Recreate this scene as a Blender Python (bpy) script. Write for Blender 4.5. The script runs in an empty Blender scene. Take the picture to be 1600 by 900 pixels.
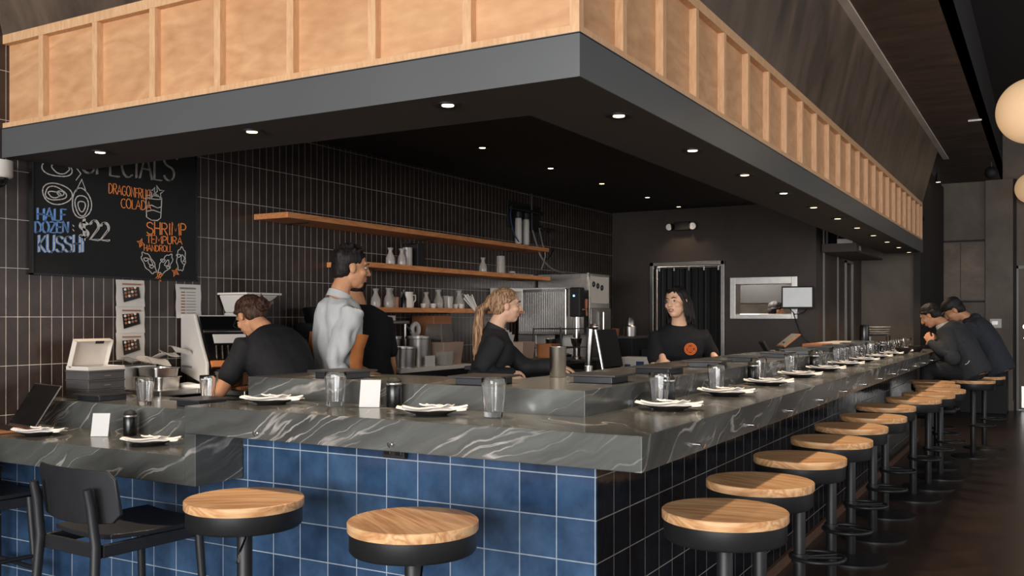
import bpy, math, random
from mathutils import Vector, Matrix, noise
random.seed(7)
PI = math.pi
R = math.radians
sc = bpy.context.scene
C = sc.collection

# ------------------------------------------------------------------ camera
cam_d = bpy.data.cameras.new('camera'); cam = bpy.data.objects.new('camera', cam_d); C.objects.link(cam)
cam.location = (0, 0, 1.38)
cam.rotation_euler = (PI/2, 0, R(29.8))
cam_d.sensor_width = 36; cam_d.lens = 1466/1600*36; cam_d.shift_y = 47/1600
cam_d.clip_end = 60
sc.camera = cam
# ------------------------------------------------------------------ world, exposure
w = bpy.data.worlds.new('world'); sc.world = w; w.use_nodes = True
w.node_tree.nodes['Background'].inputs[0].default_value = (.75, .85, 1, 1)
w.node_tree.nodes['Background'].inputs[1].default_value = 1.0
vs = sc.view_settings
vs.view_transform = 'Standard'; vs.look = 'None'; vs.exposure = 0.0; vs.gamma = 1; vs.use_curve_mapping = False
# ------------------------------------------------------------------ large lights (daylight of the street windows, plus an added side fill)
def area(name, loc, rot, sx, sy, power, col):
    d = bpy.data.lights.new(name, 'AREA'); d.shape = 'RECTANGLE'; d.size = sx; d.size_y = sy
    d.energy = power; d.color = col
    o = bpy.data.objects.new(name, d); C.objects.link(o); o.location = loc; o.rotation_euler = rot
    return o
area('street_daylight', (.2, -6.9, 2.2), (R(90), 0, 0), 8.4, 3.2, 1380, (1, .985, .975))
area('side_fill', (4.6, 4.6, 2.2), (R(90), 0, R(90)), 15.0, 2.6, 125, (1, .87, .74))  # added warm fill to brighten the canopy's long side, no known source
SPOT = 44
def downlight_lamp(x, y, z, power, parent):
    d = bpy.data.lights.new('downlight_lamp', 'SPOT'); d.energy = power; d.color = (1, .76, .52)
    d.spot_size = R(105); d.spot_blend = .8; d.shadow_soft_size = .03
    o = bpy.data.objects.new('downlight_lamp', d); C.objects.link(o); o.location = (0, 0, -.03); o.parent = parent

# ------------------------------------------------------------------ materials
MATS = {}
def nmat(name):
    m = bpy.data.materials.new(name); m.use_nodes = True
    nt = m.node_tree; b = nt.nodes['Principled BSDF']
    return m, nt, b
def N(nt, typ, **k):
    n = nt.nodes.new(typ)
    for a, v in k.items():
        if a.startswith('i_'):
            key = a[2:]; key = int(key) if key.isdigit() else key.replace('_', ' ')
            n.inputs[key].default_value = v
        else: setattr(n, a, v)
    return n
def ramp(nt, fac, stops):
    r = nt.nodes.new('ShaderNodeValToRGB'); e = r.color_ramp.elements
    e[0].position, e[0].color = stops[0][0], (*stops[0][1], 1); e[1].position, e[1].color = stops[-1][0], (*stops[-1][1], 1)
    for p, c in stops[1:-1]:
        x = e.new(p); x.color = (*c, 1)
    nt.links.new(fac, r.inputs[0]); return r
def srgb(r, g, b):
    f = lambda c: (c/255/12.92 if c/255 <= .04045 else ((c/255+.055)/1.055)**2.4)
    return (f(r), f(g), f(b))
def plain(name, col, rough=.5, metal=0, noise_amt=.12, scale=8, bump=0, trans=0, emis=None, estr=0, spec=None, coat=0, ior=None, sheen=0):
    if name in MATS: return MATS[name]
    m, nt, b = nmat(name); L = nt.links.new
    tc = N(nt, 'ShaderNodeTexCoord'); no = N(nt, 'ShaderNodeTexNoise', i_Scale=scale, i_Detail=4.0)
    L(tc.outputs['Object'], no.inputs['Vector'])
    a = tuple(c*(1-noise_amt) for c in col); z = tuple(min(1, c*(1+noise_amt)) for c in col)
    rp = ramp(nt, no.outputs['Fac'], [(.3, a), (.7, z)]); L(rp.outputs[0], b.inputs['Base Color'])
    b.inputs['Roughness'].default_value = rough; b.inputs['Metallic'].default_value = metal
    if trans: b.inputs['Transmission Weight'].default_value = trans
    if ior: b.inputs['IOR'].default_value = ior
    if coat: b.inputs['Coat Weight'].default_value = coat
    if sheen: b.inputs['Sheen Weight'].default_value = sheen
    if spec is not None: b.inputs['Specular IOR Level'].default_value = spec
    if emis: b.inputs['Emission Color'].default_value = (*emis, 1); b.inputs['Emission Strength'].default_value = estr
    if bump:
        bp = N(nt, 'ShaderNodeBump', i_Strength=bump, i_Distance=.01); L(no.outputs['Fac'], bp.inputs['Height']); L(bp.outputs[0], b.inputs['Normal'])
    MATS[name] = m; return m
def coords(nt, u, v):
    """a flat vector from two of the object's own axes"""
    tc = N(nt, 'ShaderNodeTexCoord'); s = N(nt, 'ShaderNodeSeparateXYZ'); c = N(nt, 'ShaderNodeCombineXYZ')
    nt.links.new(tc.outputs['Object'], s.inputs[0]); nt.links.new(s.outputs[u], c.inputs[0]); nt.links.new(s.outputs[v], c.inputs[1])
    return tc, c
def tiles(name, u, off, tw, th, c1, c2, grout, mortar, rough, bumpy=.25, patch=None):
    m, nt, b = nmat(name); L = nt.links.new
    tc, c = coords(nt, u, 'Z')
    mp = N(nt, 'ShaderNodeVectorMath', operation='SUBTRACT'); mp.inputs[1].default_value = (off[0], off[1], 0); L(c.outputs[0], mp.inputs[0])
    br = N(nt, 'ShaderNodeTexBrick', offset=0.0, squash=1.0, i_Scale=1.0, i_Mortar_Size=mortar, i_Mortar_Smooth=.1, i_Bias=0.0, i_Brick_Width=tw, i_Row_Height=th)
    br.inputs['Color1'].default_value = (*c1, 1); br.inputs['Color2'].default_value = (*c2, 1); br.inputs['Mortar'].default_value = (*grout, 1)
    L(mp.outputs[0], br.inputs['Vector'])
    no = N(nt, 'ShaderNodeTexNoise', i_Scale=9.0, i_Detail=5.0, i_Roughness=.6); L(tc.outputs['Object'], no.inputs['Vector'])
    mx = N(nt, 'ShaderNodeMix', data_type='RGBA', blend_type='SOFT_LIGHT'); mx.inputs[0].default_value = .8
    L(br.outputs['Color'], mx.inputs[6])
    gr = ramp(nt, no.outputs['Fac'], [(.3, (.25,)*3), (.75, (.75,)*3)]); L(gr.outputs[0], mx.inputs[7])
    L(mx.outputs[2], b.inputs['Base Color'])
    n2 = N(nt, 'ShaderNodeTexNoise', i_Scale=14.0, i_Detail=2.0); L(tc.outputs['Object'], n2.inputs['Vector'])
    rr = N(nt, 'ShaderNodeMapRange', i_To_Min=rough, i_To_Max=.8); L(br.outputs['Fac'], rr.inputs[0]); L(rr.outputs[0], b.inputs['Roughness'])
    b1 = N(nt, 'ShaderNodeBump', i_Strength=bumpy, i_Distance=.006); L(n2.outputs['Fac'], b1.inputs['Height'])
    b2 = N(nt, 'ShaderNodeBump', i_Strength=.6, i_Distance=.002, invert=True); L(br.outputs['Fac'], b2.inputs['Height']); L(b1.outputs[0], b2.inputs['Normal'])
    L(b2.outputs[0], b.inputs['Normal'])
    return m
def marble():
    m, nt, b = nmat('veined_dark_stone'); L = nt.links.new
    tc = N(nt, 'ShaderNodeTexCoord')
    # layers lie across the direction n and run on for a metre or two
    n_ = Vector((-.42, -.30, .86)).normalized(); t1 = n_.orthogonal().normalized(); t2 = n_.cross(t1)
    wn = N(nt, 'ShaderNodeTexNoise', i_Scale=1.5, i_Detail=3.0, i_Roughness=.5); L(tc.outputs['Object'], wn.inputs['Vector'])
    ws = N(nt, 'ShaderNodeVectorMath', operation='SCALE'); ws.inputs['Scale'].default_value = .34; L(wn.outputs['Color'], ws.inputs[0])
    w2 = N(nt, 'ShaderNodeTexNoise', i_Scale=14.0, i_Detail=3.0); L(tc.outputs['Object'], w2.inputs['Vector'])
    w2s = N(nt, 'ShaderNodeVectorMath', operation='SCALE'); w2s.inputs['Scale'].default_value = .022; L(w2.outputs['Color'], w2s.inputs[0])
    wa0 = N(nt, 'ShaderNodeVectorMath', operation='ADD'); L(tc.outputs['Object'], wa0.inputs[0]); L(ws.outputs[0], wa0.inputs[1])
    wa1 = N(nt, 'ShaderNodeVectorMath', operation='ADD'); L(wa0.outputs[0], wa1.inputs[0]); L(w2s.outputs[0], wa1.inputs[1])
    wa = N(nt, 'ShaderNodeCombineXYZ')
    for k, (vec, s_) in enumerate(((t1, .35), (t2, .35), (n_, 4.2))):
        d_ = N(nt, 'ShaderNodeVectorMath', operation='DOT_PRODUCT'); d_.inputs[1].default_value = vec*s_; L(wa1.outputs[0], d_.inputs[0]); L(d_.outputs['Value'], wa.inputs[k])
    base = N(nt, 'ShaderNodeTexNoise', i_Scale=1.3, i_Detail=6.0, i_Roughness=.6); L(wa.outputs[0], base.inputs['Vector'])
    def ridge(scale, width, detail, vec):
        n = N(nt, 'ShaderNodeTexNoise', i_Scale=scale, i_Detail=detail, i_Roughness=.5); L(vec, n.inputs['Vector'])
        s = N(nt, 'ShaderNodeMath', operation='SUBTRACT'); s.inputs[1].default_value = .5; L(n.outputs['Fac'], s.inputs[0])
        a = N(nt, 'ShaderNodeMath', operation='ABSOLUTE'); L(s.outputs[0], a.inputs[0])
        r = N(nt, 'ShaderNodeMapRange', i_From_Min=0.0, i_From_Max=width, i_To_Min=1.0, i_To_Max=0.0); L(a.outputs[0], r.inputs[0]); return r.outputs[0]
    v1 = ridge(1.3, .008, 2.0, wa.outputs[0]); v2 = ridge(3.4, .020, 3.0, wa.outputs[0])
    msk = N(nt, 'ShaderNodeTexNoise', i_Scale=1.1, i_Detail=2.0); L(tc.outputs['Object'], msk.inputs['Vector'])
    mr = N(nt, 'ShaderNodeMapRange', i_From_Min=.42, i_From_Max=.62); L(msk.outputs['Fac'], mr.inputs[0])
    v2m = N(nt, 'ShaderNodeMath', operation='MULTIPLY'); L(v2, v2m.inputs[0]); L(mr.outputs[0], v2m.inputs[1])
    mxv = N(nt, 'ShaderNodeMath', operation='MAXIMUM'); L(v1, mxv.inputs[0]); L(v2m.outputs[0], mxv.inputs[1])
    # break the veins up
    bn = N(nt, 'ShaderNodeTexNoise', i_Scale=7.0, i_Detail=3.0); L(tc.outputs['Object'], bn.inputs['Vector'])
    bm_ = N(nt, 'ShaderNodeMapRange', i_From_Min=.35, i_From_Max=.6, i_To_Min=.1, i_To_Max=.85); L(bn.outputs['Fac'], bm_.inputs[0])
    vv = N(nt, 'ShaderNodeMath', operation='MULTIPLY'); L(mxv.outputs[0], vv.inputs[0]); L(bm_.outputs[0], vv.inputs[1])
    rp = ramp(nt, base.outputs['Fac'], [(.3, srgb(58, 58, 56)), (.5, srgb(82, 83, 80)), (.7, srgb(110, 112, 108))])
    mx = N(nt, 'ShaderNodeMix', data_type='RGBA'); L(vv.outputs[0], mx.inputs[0]); L(rp.outputs[0], mx.inputs[6]); mx.inputs[7].default_value = (.50, .47, .43, 1)
    L(mx.outputs[2], b.inputs['Base Color']); b.inputs['Roughness'].default_value = .2
    n3 = N(nt, 'ShaderNodeTexNoise', i_Scale=60.0, i_Detail=2.0); L(tc.outputs['Object'], n3.inputs['Vector'])
    bp = N(nt, 'ShaderNodeBump', i_Strength=.12, i_Distance=.003); L(n3.outputs['Fac'], bp.inputs['Height']); L(bp.outputs[0], b.inputs['Normal'])
    return m
def wood(name, dark, light, stretch=(1, 9, 9), scale=1.4, rough=.45, rot=(0, 0, 0), band=.35):
    m, nt, b = nmat(name); L = nt.links.new
    tc = N(nt, 'ShaderNodeTexCoord'); mp = N(nt, 'ShaderNodeMapping'); mp.inputs['Scale'].default_value = stretch; mp.inputs['Rotation'].default_value = rot
    L(tc.outputs['Object'], mp.inputs[0])
    n1 = N(nt, 'ShaderNodeTexNoise', i_Scale=scale, i_Detail=3.0, i_Distortion=.8); L(mp.outputs[0], n1.inputs['Vector'])
    ms = N(nt, 'ShaderNodeMath', operation='MULTIPLY'); ms.inputs[1].default_value = 14.0; L(n1.outputs['Fac'], ms.inputs[0])
    fr = N(nt, 'ShaderNodeMath', operation='PINGPONG'); fr.inputs[1].default_value = 1.0; L(ms.outputs[0], fr.inputs[0])
    n2 = N(nt, 'ShaderNodeTexNoise', i_Scale=scale*12, i_Detail=4.0); L(mp.outputs[0], n2.inputs['Vector'])
    a = N(nt, 'ShaderNodeMix', data_type='FLOAT'); a.inputs[0].default_value = 1-band; L(fr.outputs[0], a.inputs[2]); L(n2.outputs['Fac'], a.inputs[3])
    rp = ramp(nt, a.outputs[0], [(.2, dark), (.75, light)]); L(rp.outputs[0], b.inputs['Base Color']); b.inputs['Roughness'].default_value = rough
    return m
def plaster(name, c1, c2, rough=.7, stretch=(2, 2, .8), spec=.4):
    m, nt, b = nmat(name); L = nt.links.new
    tc = N(nt, 'ShaderNodeTexCoord'); mp = N(nt, 'ShaderNodeMapping'); mp.inputs['Scale'].default_value = stretch; L(tc.outputs['Object'], mp.inputs[0])
    n1 = N(nt, 'ShaderNodeTexNoise', i_Scale=1.6, i_Detail=7.0, i_Roughness=.65, i_Distortion=.4); L(mp.outputs[0], n1.inputs['Vector'])
    rp = ramp(nt, n1.outputs['Fac'], [(.32, c1), (.68, c2)]); L(rp.outputs[0], b.inputs['Base Color']); b.inputs['Roughness'].default_value = rough
    b.inputs['Specular IOR Level'].default_value = spec
    bp = N(nt, 'ShaderNodeBump', i_Strength=.15, i_Distance=.01); L(n1.outputs['Fac'], bp.inputs['Height']); L(bp.outputs[0], b.inputs['Normal'])
    return m
def glassy(name, col=(1, 1, 1), rough=.02):
    """thin clear glass that real light passes through"""
    m, nt, b = nmat(name)
    b.inputs['Base Color'].default_value = (*col, 1); b.inputs['Roughness'].default_value = rough
    b.inputs['Transmission Weight'].default_value = 1; b.inputs['IOR'].default_value = 1.45
    return m
def hairmat(name, dark, light):
    m, nt, b = nmat(name); L = nt.links.new
    tc = N(nt, 'ShaderNodeTexCoord'); mp = N(nt, 'ShaderNodeMapping'); mp.inputs['Scale'].default_value = (60, 60, 5); L(tc.outputs['Object'], mp.inputs[0])
    n1 = N(nt, 'ShaderNodeTexNoise', i_Scale=2.0, i_Detail=3.0); L(mp.outputs[0], n1.inputs['Vector'])
    rp = ramp(nt, n1.outputs['Fac'], [(.35, dark), (.65, light)]); L(rp.outputs[0], b.inputs['Base Color']); b.inputs['Roughness'].default_value = .6; b.inputs['Specular IOR Level'].default_value = .3
    bp = N(nt, 'ShaderNodeBump', i_Strength=.5, i_Distance=.004); L(n1.outputs['Fac'], bp.inputs['Height']); L(bp.outputs[0], b.inputs['Normal'])
    return m

M = dict(
 marble=marble(),
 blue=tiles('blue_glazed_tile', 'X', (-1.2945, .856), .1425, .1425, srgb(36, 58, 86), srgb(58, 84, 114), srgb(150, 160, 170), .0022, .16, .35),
 blue_shaded=tiles('blue_glazed_tile_shaded', 'Y', (2.81, .856), .1425, .1425, srgb(28, 31, 38), srgb(20, 22, 28), srgb(128, 124, 118), .0022, .16, .3),  # darkened copy of the blue tile, shade of the long side in its colours
 blacktile=tiles('black_stacked_tile', 'Y', (2.8335, 1.386), .0625, .2475, srgb(46, 37, 33), srgb(56, 45, 40), srgb(196, 188, 178), .0014, .35, .12),
 ply=wood('birch_plywood', srgb(184, 134, 92), srgb(212, 164, 120), (1.0, 1.0, 2.4), .9, .5, band=.3),
 batten=wood('pine_batten', srgb(196, 150, 108), srgb(222, 180, 138), (6, 6, 1.2), 1.3, .45, band=.2),
 seat=wood('ash_seat', srgb(192, 136, 88), srgb(230, 186, 138), (1.0, 9, 9), 1.0, .38, band=.55),
 shelf=wood('oak_shelf', srgb(186, 116, 66), srgb(216, 148, 94), (7, 1, 7), 1.2, .5),
 fascia=plain('grey_painted_metal', srgb(98, 100, 100), .38, .35, .05, 2),
 soffit=plain('dark_soffit_paint', srgb(58, 52, 50), .75, 0, .12, 2),
 inner=plain('black_ceiling_paint', srgb(38, 33, 32), .8, 0, .15, 2),
 charcoal=plaster('charcoal_plaster', srgb(62, 54, 50), srgb(76, 67, 62), .7, (1, 1, 1)),
 bulk=plaster('brown_black_plaster', srgb(54, 43, 35), srgb(104, 87, 72), .45, (2.2, 2.2, .8), .5),
 ceil=plaster('dark_rough_ceiling', srgb(62, 50, 43), srgb(96, 80, 68), .7, (1, 3, 1)),
 blackceil=plain('black_upper_ceiling', srgb(26, 23, 22), .9, 0, .2, 2),
 strip=plain('grey_ceiling_strip', srgb(196, 186, 174), .7, 0, .1, 3),
 farwall=plaster('grey_brown_plaster', srgb(98, 89, 82), srgb(128, 117, 107), .75, (.9, .9, .6)),
 panel=plaster('concrete_look_panel', srgb(104, 93, 84), srgb(138, 122, 108), .7, (1.5, 1.5, 2.5)),
 floor=plaster('stained_concrete_floor', srgb(40, 30, 25), srgb(66, 51, 43), .28, (1.1, 1.1, 1), .5),
 whitewall=plain('off_white_wall', srgb(150, 145, 138), .8),
 black=plain('black_powder_coat', srgb(36, 36, 37), .45, .3, .1, 12),
 matte=plain('matte_black', srgb(24, 23, 23), .65, 0, .1, 12),
 chairblack=plain('black_stained_wood', srgb(34, 35, 38), .42, 0, .12, 12),
 chrome=plain('polished_chrome', (.72, .7, .68), .16, 1, .05),
 steel=plain('brushed_steel', (.55, .53, .5), .3, 1, .08, 20),
 steeldark=plain('dark_brushed_steel', (.3, .28, .26), .35, 1, .1, 20),
 white=plain('white_cloth', srgb(236, 230, 222), .8, 0, .03, 20, .1),
 paper=plain('white_paper', srgb(204, 198, 190), .7, 0, .03, 10),
 card=plain('white_card', srgb(200, 200, 198), .5, 0, .02),
 plastic=plain('white_plastic', srgb(206, 200, 192), .4, 0, .03),
 greyplastic=plain('grey_plastic', srgb(128, 126, 122), .45, 0, .05),
 ceramic=plain('cream_ceramic', srgb(214, 206, 196), .3, 0, .03),
 plate=plain('dark_stoneware', srgb(42, 38, 36), .35, 0, .2, 25),
 tray=plain('black_lacquer', srgb(36, 38, 42), .3, 0, .06),
 trayedge=plain('slate_top', srgb(48, 48, 50), .36, 0, .1),
 glass=glassy('clear_glass'), milky=plain('frosted_glass', srgb(208, 200, 192), .25, 0, .05, 6, trans=.45),
 clearbin=plain('cloudy_plastic_bin', srgb(186, 160, 142), .35, 0, .08, 6, trans=.25),
 screen=plain('dark_screen', srgb(12, 12, 13), .25, 0, 0),
 toekick=plain('dim_brown_strip', srgb(92, 66, 50), .6), kraft=plain('brown_wood_board', srgb(150, 96, 62), .6), amber=plain('amber_liquid', srgb(158, 104, 68), .2, 0, .2),
 greybox=plain('charcoal_card_box', srgb(74, 72, 72), .6),
 skinlight=plain('skin_light', srgb(216, 170, 140), .5, 0, .05, 12, spec=.35),
 skinmid=plain('skin_tan', srgb(196, 142, 106), .5, 0, .05, 12, spec=.35),
 eyewhite=plain('eye_white', srgb(170, 158, 150), .65), iris=plain('eye_iris', srgb(30, 20, 16), .5),
 lips=plain('lips', srgb(166, 98, 84), .4), brow=plain('brow_hair', srgb(38, 28, 24), .7), teeth=plain('teeth', srgb(232, 226, 214), .3),
 blacktee=plain('black_cotton', srgb(27, 27, 30), .85, 0, .15, 30, .15, spec=.25), blackdenim=plain('black_trousers', srgb(24, 24, 27), .85, 0, .12, 30),
 blackshirt=plain('black_shirt_twill', srgb(30, 29, 31), .75, 0, .15, 20, .15), greytee=plain('light_grey_shirt_cloth', srgb(188, 188, 186), .85, 0, .05, 18, .15),
 jeans=plain('blue_denim', srgb(44, 66, 98), .85, 0, .15, 40), rust=plain('rust_canvas', srgb(196, 118, 62), .8, 0, .1, 18, .1),
 sweater=plain('charcoal_knit', srgb(44, 46, 50), .9, 0, .2, 60, .3), hoodie=plain('slate_knit', srgb(40, 44, 52), .9, 0, .2, 50, .2),
 hairblack=hairmat('hair_black', srgb(14, 12, 12), srgb(40, 32, 30)), hairbrown=hairmat('hair_dark_brown', srgb(20, 14, 11), srgb(84, 56, 40)),
 hairblonde=hairmat('hair_blonde', srgb(92, 62, 42), srgb(192, 152, 116)),
 shoe=plain('black_shoe', srgb(20, 20, 20), .5), orange=plain('orange_print', srgb(226, 112, 48), .7, 0, .1),
 chalkwhite=plain('white_chalk', srgb(196, 190, 184), .9, 0, .2, 60), chalkblue=plain('blue_chalk', srgb(110, 150, 205), .9, 0, .2, 60),
 chalkorange=plain('orange_chalk', srgb(236, 138, 72), .9, 0, .2, 60), chalksoft=plain('dim_white_chalk', srgb(150, 142, 136), .9, 0, .25, 60),
 board=plain('chalkboard_black', srgb(14, 14, 14), .8, 0, .2, 6),
 lens=plain('lamp_lens', (1, .85, .65), .4, emis=(1, .72, .46), estr=4),
 lantern=plain('paper_lantern', srgb(226, 190, 150), .8, 0, .04, 5, emis=srgb(240, 196, 146), estr=.42),
 lit=plain('lit_monitor', srgb(160, 160, 160), .4, emis=(.62, .62, .6), estr=.35),
 led=plain('blue_led', (.1, .3, 1), .4, emis=(.2, .5, 1), estr=3), emerg=plain('emergency_lens', srgb(200, 196, 186), .3, emis=(1, .9, .8), estr=.15),
 sky=plain('street_glass', (.8, .85, .9), .05, trans=.9),
)

M['blue_shaded'].node_tree.nodes['Principled BSDF'].inputs['Specular IOR Level'].default_value = .22
# ------------------------------------------------------------------ mesh builder
class G:
    def __init__(s): s.v = []; s.f = []
    def add(s, vs_, fs):
        n = len(s.v); s.v += [tuple(p) for p in vs_]; s.f += [tuple(i+n for i in f) for f in fs]; return s
    def box(s, x0, x1, y0, y1, z0, z1, rz=0, piv=None, mtx=None):
        p = [Vector((x, y, z)) for z in (z0, z1) for y in (y0, y1) for x in (x0, x1)]
        if rz:
            c = Vector(piv) if piv else Vector(((x0+x1)/2, (y0+y1)/2, 0)); m = Matrix.Rotation(rz, 3, 'Z'); p = [m @ (q-c) + c for q in p]
        if mtx is not None: p = [mtx @ q for q in p]
        return s.add(p, [(0, 2, 3, 1), (4, 5, 7, 6), (0, 1, 5, 4), (2, 6, 7, 3), (0, 4, 6, 2), (1, 3, 7, 5)])
    def prism(s, poly, z0, z1):
        n = len(poly)
        return s.add([(x, y, z0) for x, y in poly]+[(x, y, z1) for x, y in poly],
                     [tuple(reversed(range(n))), tuple(range(n, 2*n))]+[(i, (i+1) % n, (i+1) % n+n, i+n) for i in range(n)])
    def loft(s, rings, caps=True, closed=True):
        n = len(rings[0]); v = [p for r in rings for p in r]; f = []
        for k in range(len(rings)-1):
            for i in range(n if closed else n-1):
                j = (i+1) % n; f.append((k*n+i, k*n+j, (k+1)*n+j, (k+1)*n+i))
        if caps: f.append(tuple(reversed(range(n)))); f.append(tuple(range((len(rings)-1)*n, len(rings)*n)))
        return s.add(v, f)
    def lathe(s, prof, c=(0, 0, 0), n=32, ridges=0, amp=0):
        rings = []
        for r, z in prof:
            rings.append([Vector((c[0]+r*(1+(amp*math.cos(ridges*2*PI*i/n) if ridges else 0))*math.cos(2*PI*i/n), c[1]+r*(1+(amp*math.cos(ridges*2*PI*i/n) if ridges else 0))*math.sin(2*PI*i/n), c[2]+z)) for i in range(n)])
        return s.loft(rings)
    def cone(s, p, q, r1, r2=None, n=16, caps=True):
        r2 = r1 if r2 is None else r2; p = Vector(p); q = Vector(q); d = (q-p).normalized()
        a = d.orthogonal().normalized(); b = d.cross(a)
        ring = lambda c, r: [c+a*r*math.cos(2*PI*i/n)+b*r*math.sin(2*PI*i/n) for i in range(n)]
        return s.loft([ring(p, r1), ring(q, r2)], caps)
    def tube(s, pts, r, n=8, closed=False):
        pts = [Vector(p) for p in pts]; rings = []; a = None; m = len(pts)
        for i, p in enumerate(pts):
            if closed: d = (pts[(i+1) % m]-pts[i-1]).normalized()
            else: d = (pts[min(i+1, m-1)]-pts[max(i-1, 0)]).normalized()
            a = d.orthogonal().normalized() if a is None else (a-d*a.dot(d)).normalized()
            b = d.cross(a); rr = r[i] if isinstance(r, (list, tuple)) else r
            rings.append([p+a*rr*math.cos(2*PI*k/n)+b*rr*math.sin(2*PI*k/n) for k in range(n)])
        if closed: rings.append(rings[0]); return s.loft(rings, False)
        return s.loft(rings)
    def ring(s, c, R_, r, n=40, k=8, ax='Z'):
        pts = []
        for i in range(n):
            a = 2*PI*i/n; u, v = R_*math.cos(a), R_*math.sin(a)
            pts.append((c[0]+u, c[1]+v, c[2]) if ax == 'Z' else ((c[0]+u, c[1], c[2]+v) if ax == 'Y' else (c[0], c[1]+u, c[2]+v)))
        return s.tube(pts, r, k, True)
    def ell(s, c, r, m=None, nu=20, nv=12):
        c = Vector(c); rings = []
        for j in range(nv+1):
            t = PI*(j/nv)*.98+PI*.01
            rr = []
            for i in range(nu):
                a = 2*PI*i/nu; p = Vector((r[0]*math.sin(t)*math.cos(a), r[1]*math.sin(t)*math.sin(a), -r[2]*math.cos(t)))
                rr.append(c+(m @ p if m is not None else p))
            rings.append(rr)
        return s.loft(rings)
    def cap(s, pts, rad, n=14):
        """a tapered limb with rounded ends through pts"""
        P = [Vector(p) for p in pts]; out = []; rr = []
        d0 = (P[0]-P[1]).normalized(); d1 = (P[-1]-P[-2]).normalized()
        for a in (80, 55, 28): out.append(P[0]+d0*rad[0]*math.sin(R(a))); rr.append(rad[0]*math.cos(R(a)))
        for i, p in enumerate(P): out.append(p); rr.append(rad[i])
        for a in (28, 55, 80): out.append(P[-1]+d1*rad[-1]*math.sin(R(a))); rr.append(rad[-1]*math.cos(R(a)))
        return s.tube(out, rr, n)
    def mesh(s, name):
        me = bpy.data.meshes.new(name); me.from_pydata(s.v, [], s.f); me.validate(); return me
    def build(s, name, mat, parent=None, loc=None, rz=0, smooth=False, bevel=0, seg=2):
        me = s.mesh(name); fix_normals(me)
        o = bpy.data.objects.new(name, me); C.objects.link(o)
        me.materials.append(M[mat] if isinstance(mat, str) else mat)
        if smooth:
            for p in me.polygons: p.use_smooth = True
            me.set_sharp_from_angle(angle=R(40))
        if loc is not None: o.location = loc
        if rz: o.rotation_euler.z = rz
        if bevel:
            b = o.modifiers.new('bevel', 'BEVEL'); b.width = bevel; b.segments = seg; b.limit_method = 'ANGLE'; b.angle_limit = R(40)
        if parent is not None: o.parent = parent
        return o
import bmesh
def fix_normals(me):
    bm = bmesh.new(); bm.from_mesh(me); bmesh.ops.recalc_face_normals(bm, faces=bm.faces[:]); bm.to_mesh(me); bm.free()
def tag(o, label, cat, group=None, kind=None):
    o['label'] = label; o['category'] = cat
    if group: o['group'] = group
    if kind: o['kind'] = kind
    return o
def struct(o, label=None):
    o['kind'] = 'structure'
    if label: o['label'] = label
    return o
def thing(name, label, cat, loc=(0, 0, 0), rz=0, group=None):
    o = bpy.data.objects.new(name, None); o.empty_display_size = .1; C.objects.link(o)
    o.location = loc; o.rotation_euler.z = rz
    return tag(o, label, cat, group)
def copy_tree(o, loc=None, rz=None, label=None, parent=None):
    c = o.copy(); C.objects.link(c)
    if parent is not None: c.parent = parent
    if loc is not None: c.location = loc
    if rz is not None: c.rotation_euler.z = rz
    if label: c['label'] = label
    for ch in list(KIDS.get(o.name, [])) or [k for k in bpy.data.objects if k.parent == o]:
        copy_tree(ch, parent=c)
    return c
KIDS = {}
ORD = ['nearest', 'second', 'third', 'fourth', 'fifth', 'sixth', 'seventh', 'eighth', 'ninth', 'tenth', 'eleventh', 'twelfth', 'thirteenth', 'fourteenth', 'fifteenth']
# ================================================================== the setting
struct(G().box(-4.7, 4.4, -7.0, 16.2, -.1, 0).build('floor', 'floor'))
# left wall: black stacked tile, its grout joints in the material
struct(G().box(-4.76, -4.56, -7.0, 10.6, 0, 3.6).build('wall_left', 'blacktile'))
# back wall of the bar with a door opening and a pass-through
g = G()
yb, yc = 10.4, 10.55
g.box(-4.56, -4.04, yb, yc, 0, 2.66); g.box(-4.04, -3.21, yb, yc, 1.995, 2.66); g.box(-3.21, -3.10, yb, yc, 0, 2.66)
g.box(-3.10, -2.385, yb, yc, 0, 1.40); g.box(-3.10, -2.385, yb, yc, 1.815, 2.66); g.box(-2.385, -2.18, yb, yc, 0, 2.66)
struct(g.build('wall_back', 'charcoal'))
# the passage beyond the bar: side wall with a dark doorway, end wall
g = G()
g.box(-2.33, -2.18, yc, 12.05, 0, 2.66); g.box(-2.33, -2.18, 12.05, 12.45, 2.06, 2.66); g.box(-2.33, -2.18, 12.45, 13.2, 0, 2.66)
struct(g.build('wall_passage', 'charcoal'))
struct(G().box(-2.33, -1.50, 13.2, 13.35, 0, 2.66).build('wall_passage_end', 'farwall'))
struct(G().box(-1.50, -1.42, 12.9, 15.95, 0, 3.4).build('wall_passage_return', 'inner'))
struct(G().box(-2.32, -2.30, 12.05, 12.45, 0, 2.06).build('door_2', 'matte'))
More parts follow.
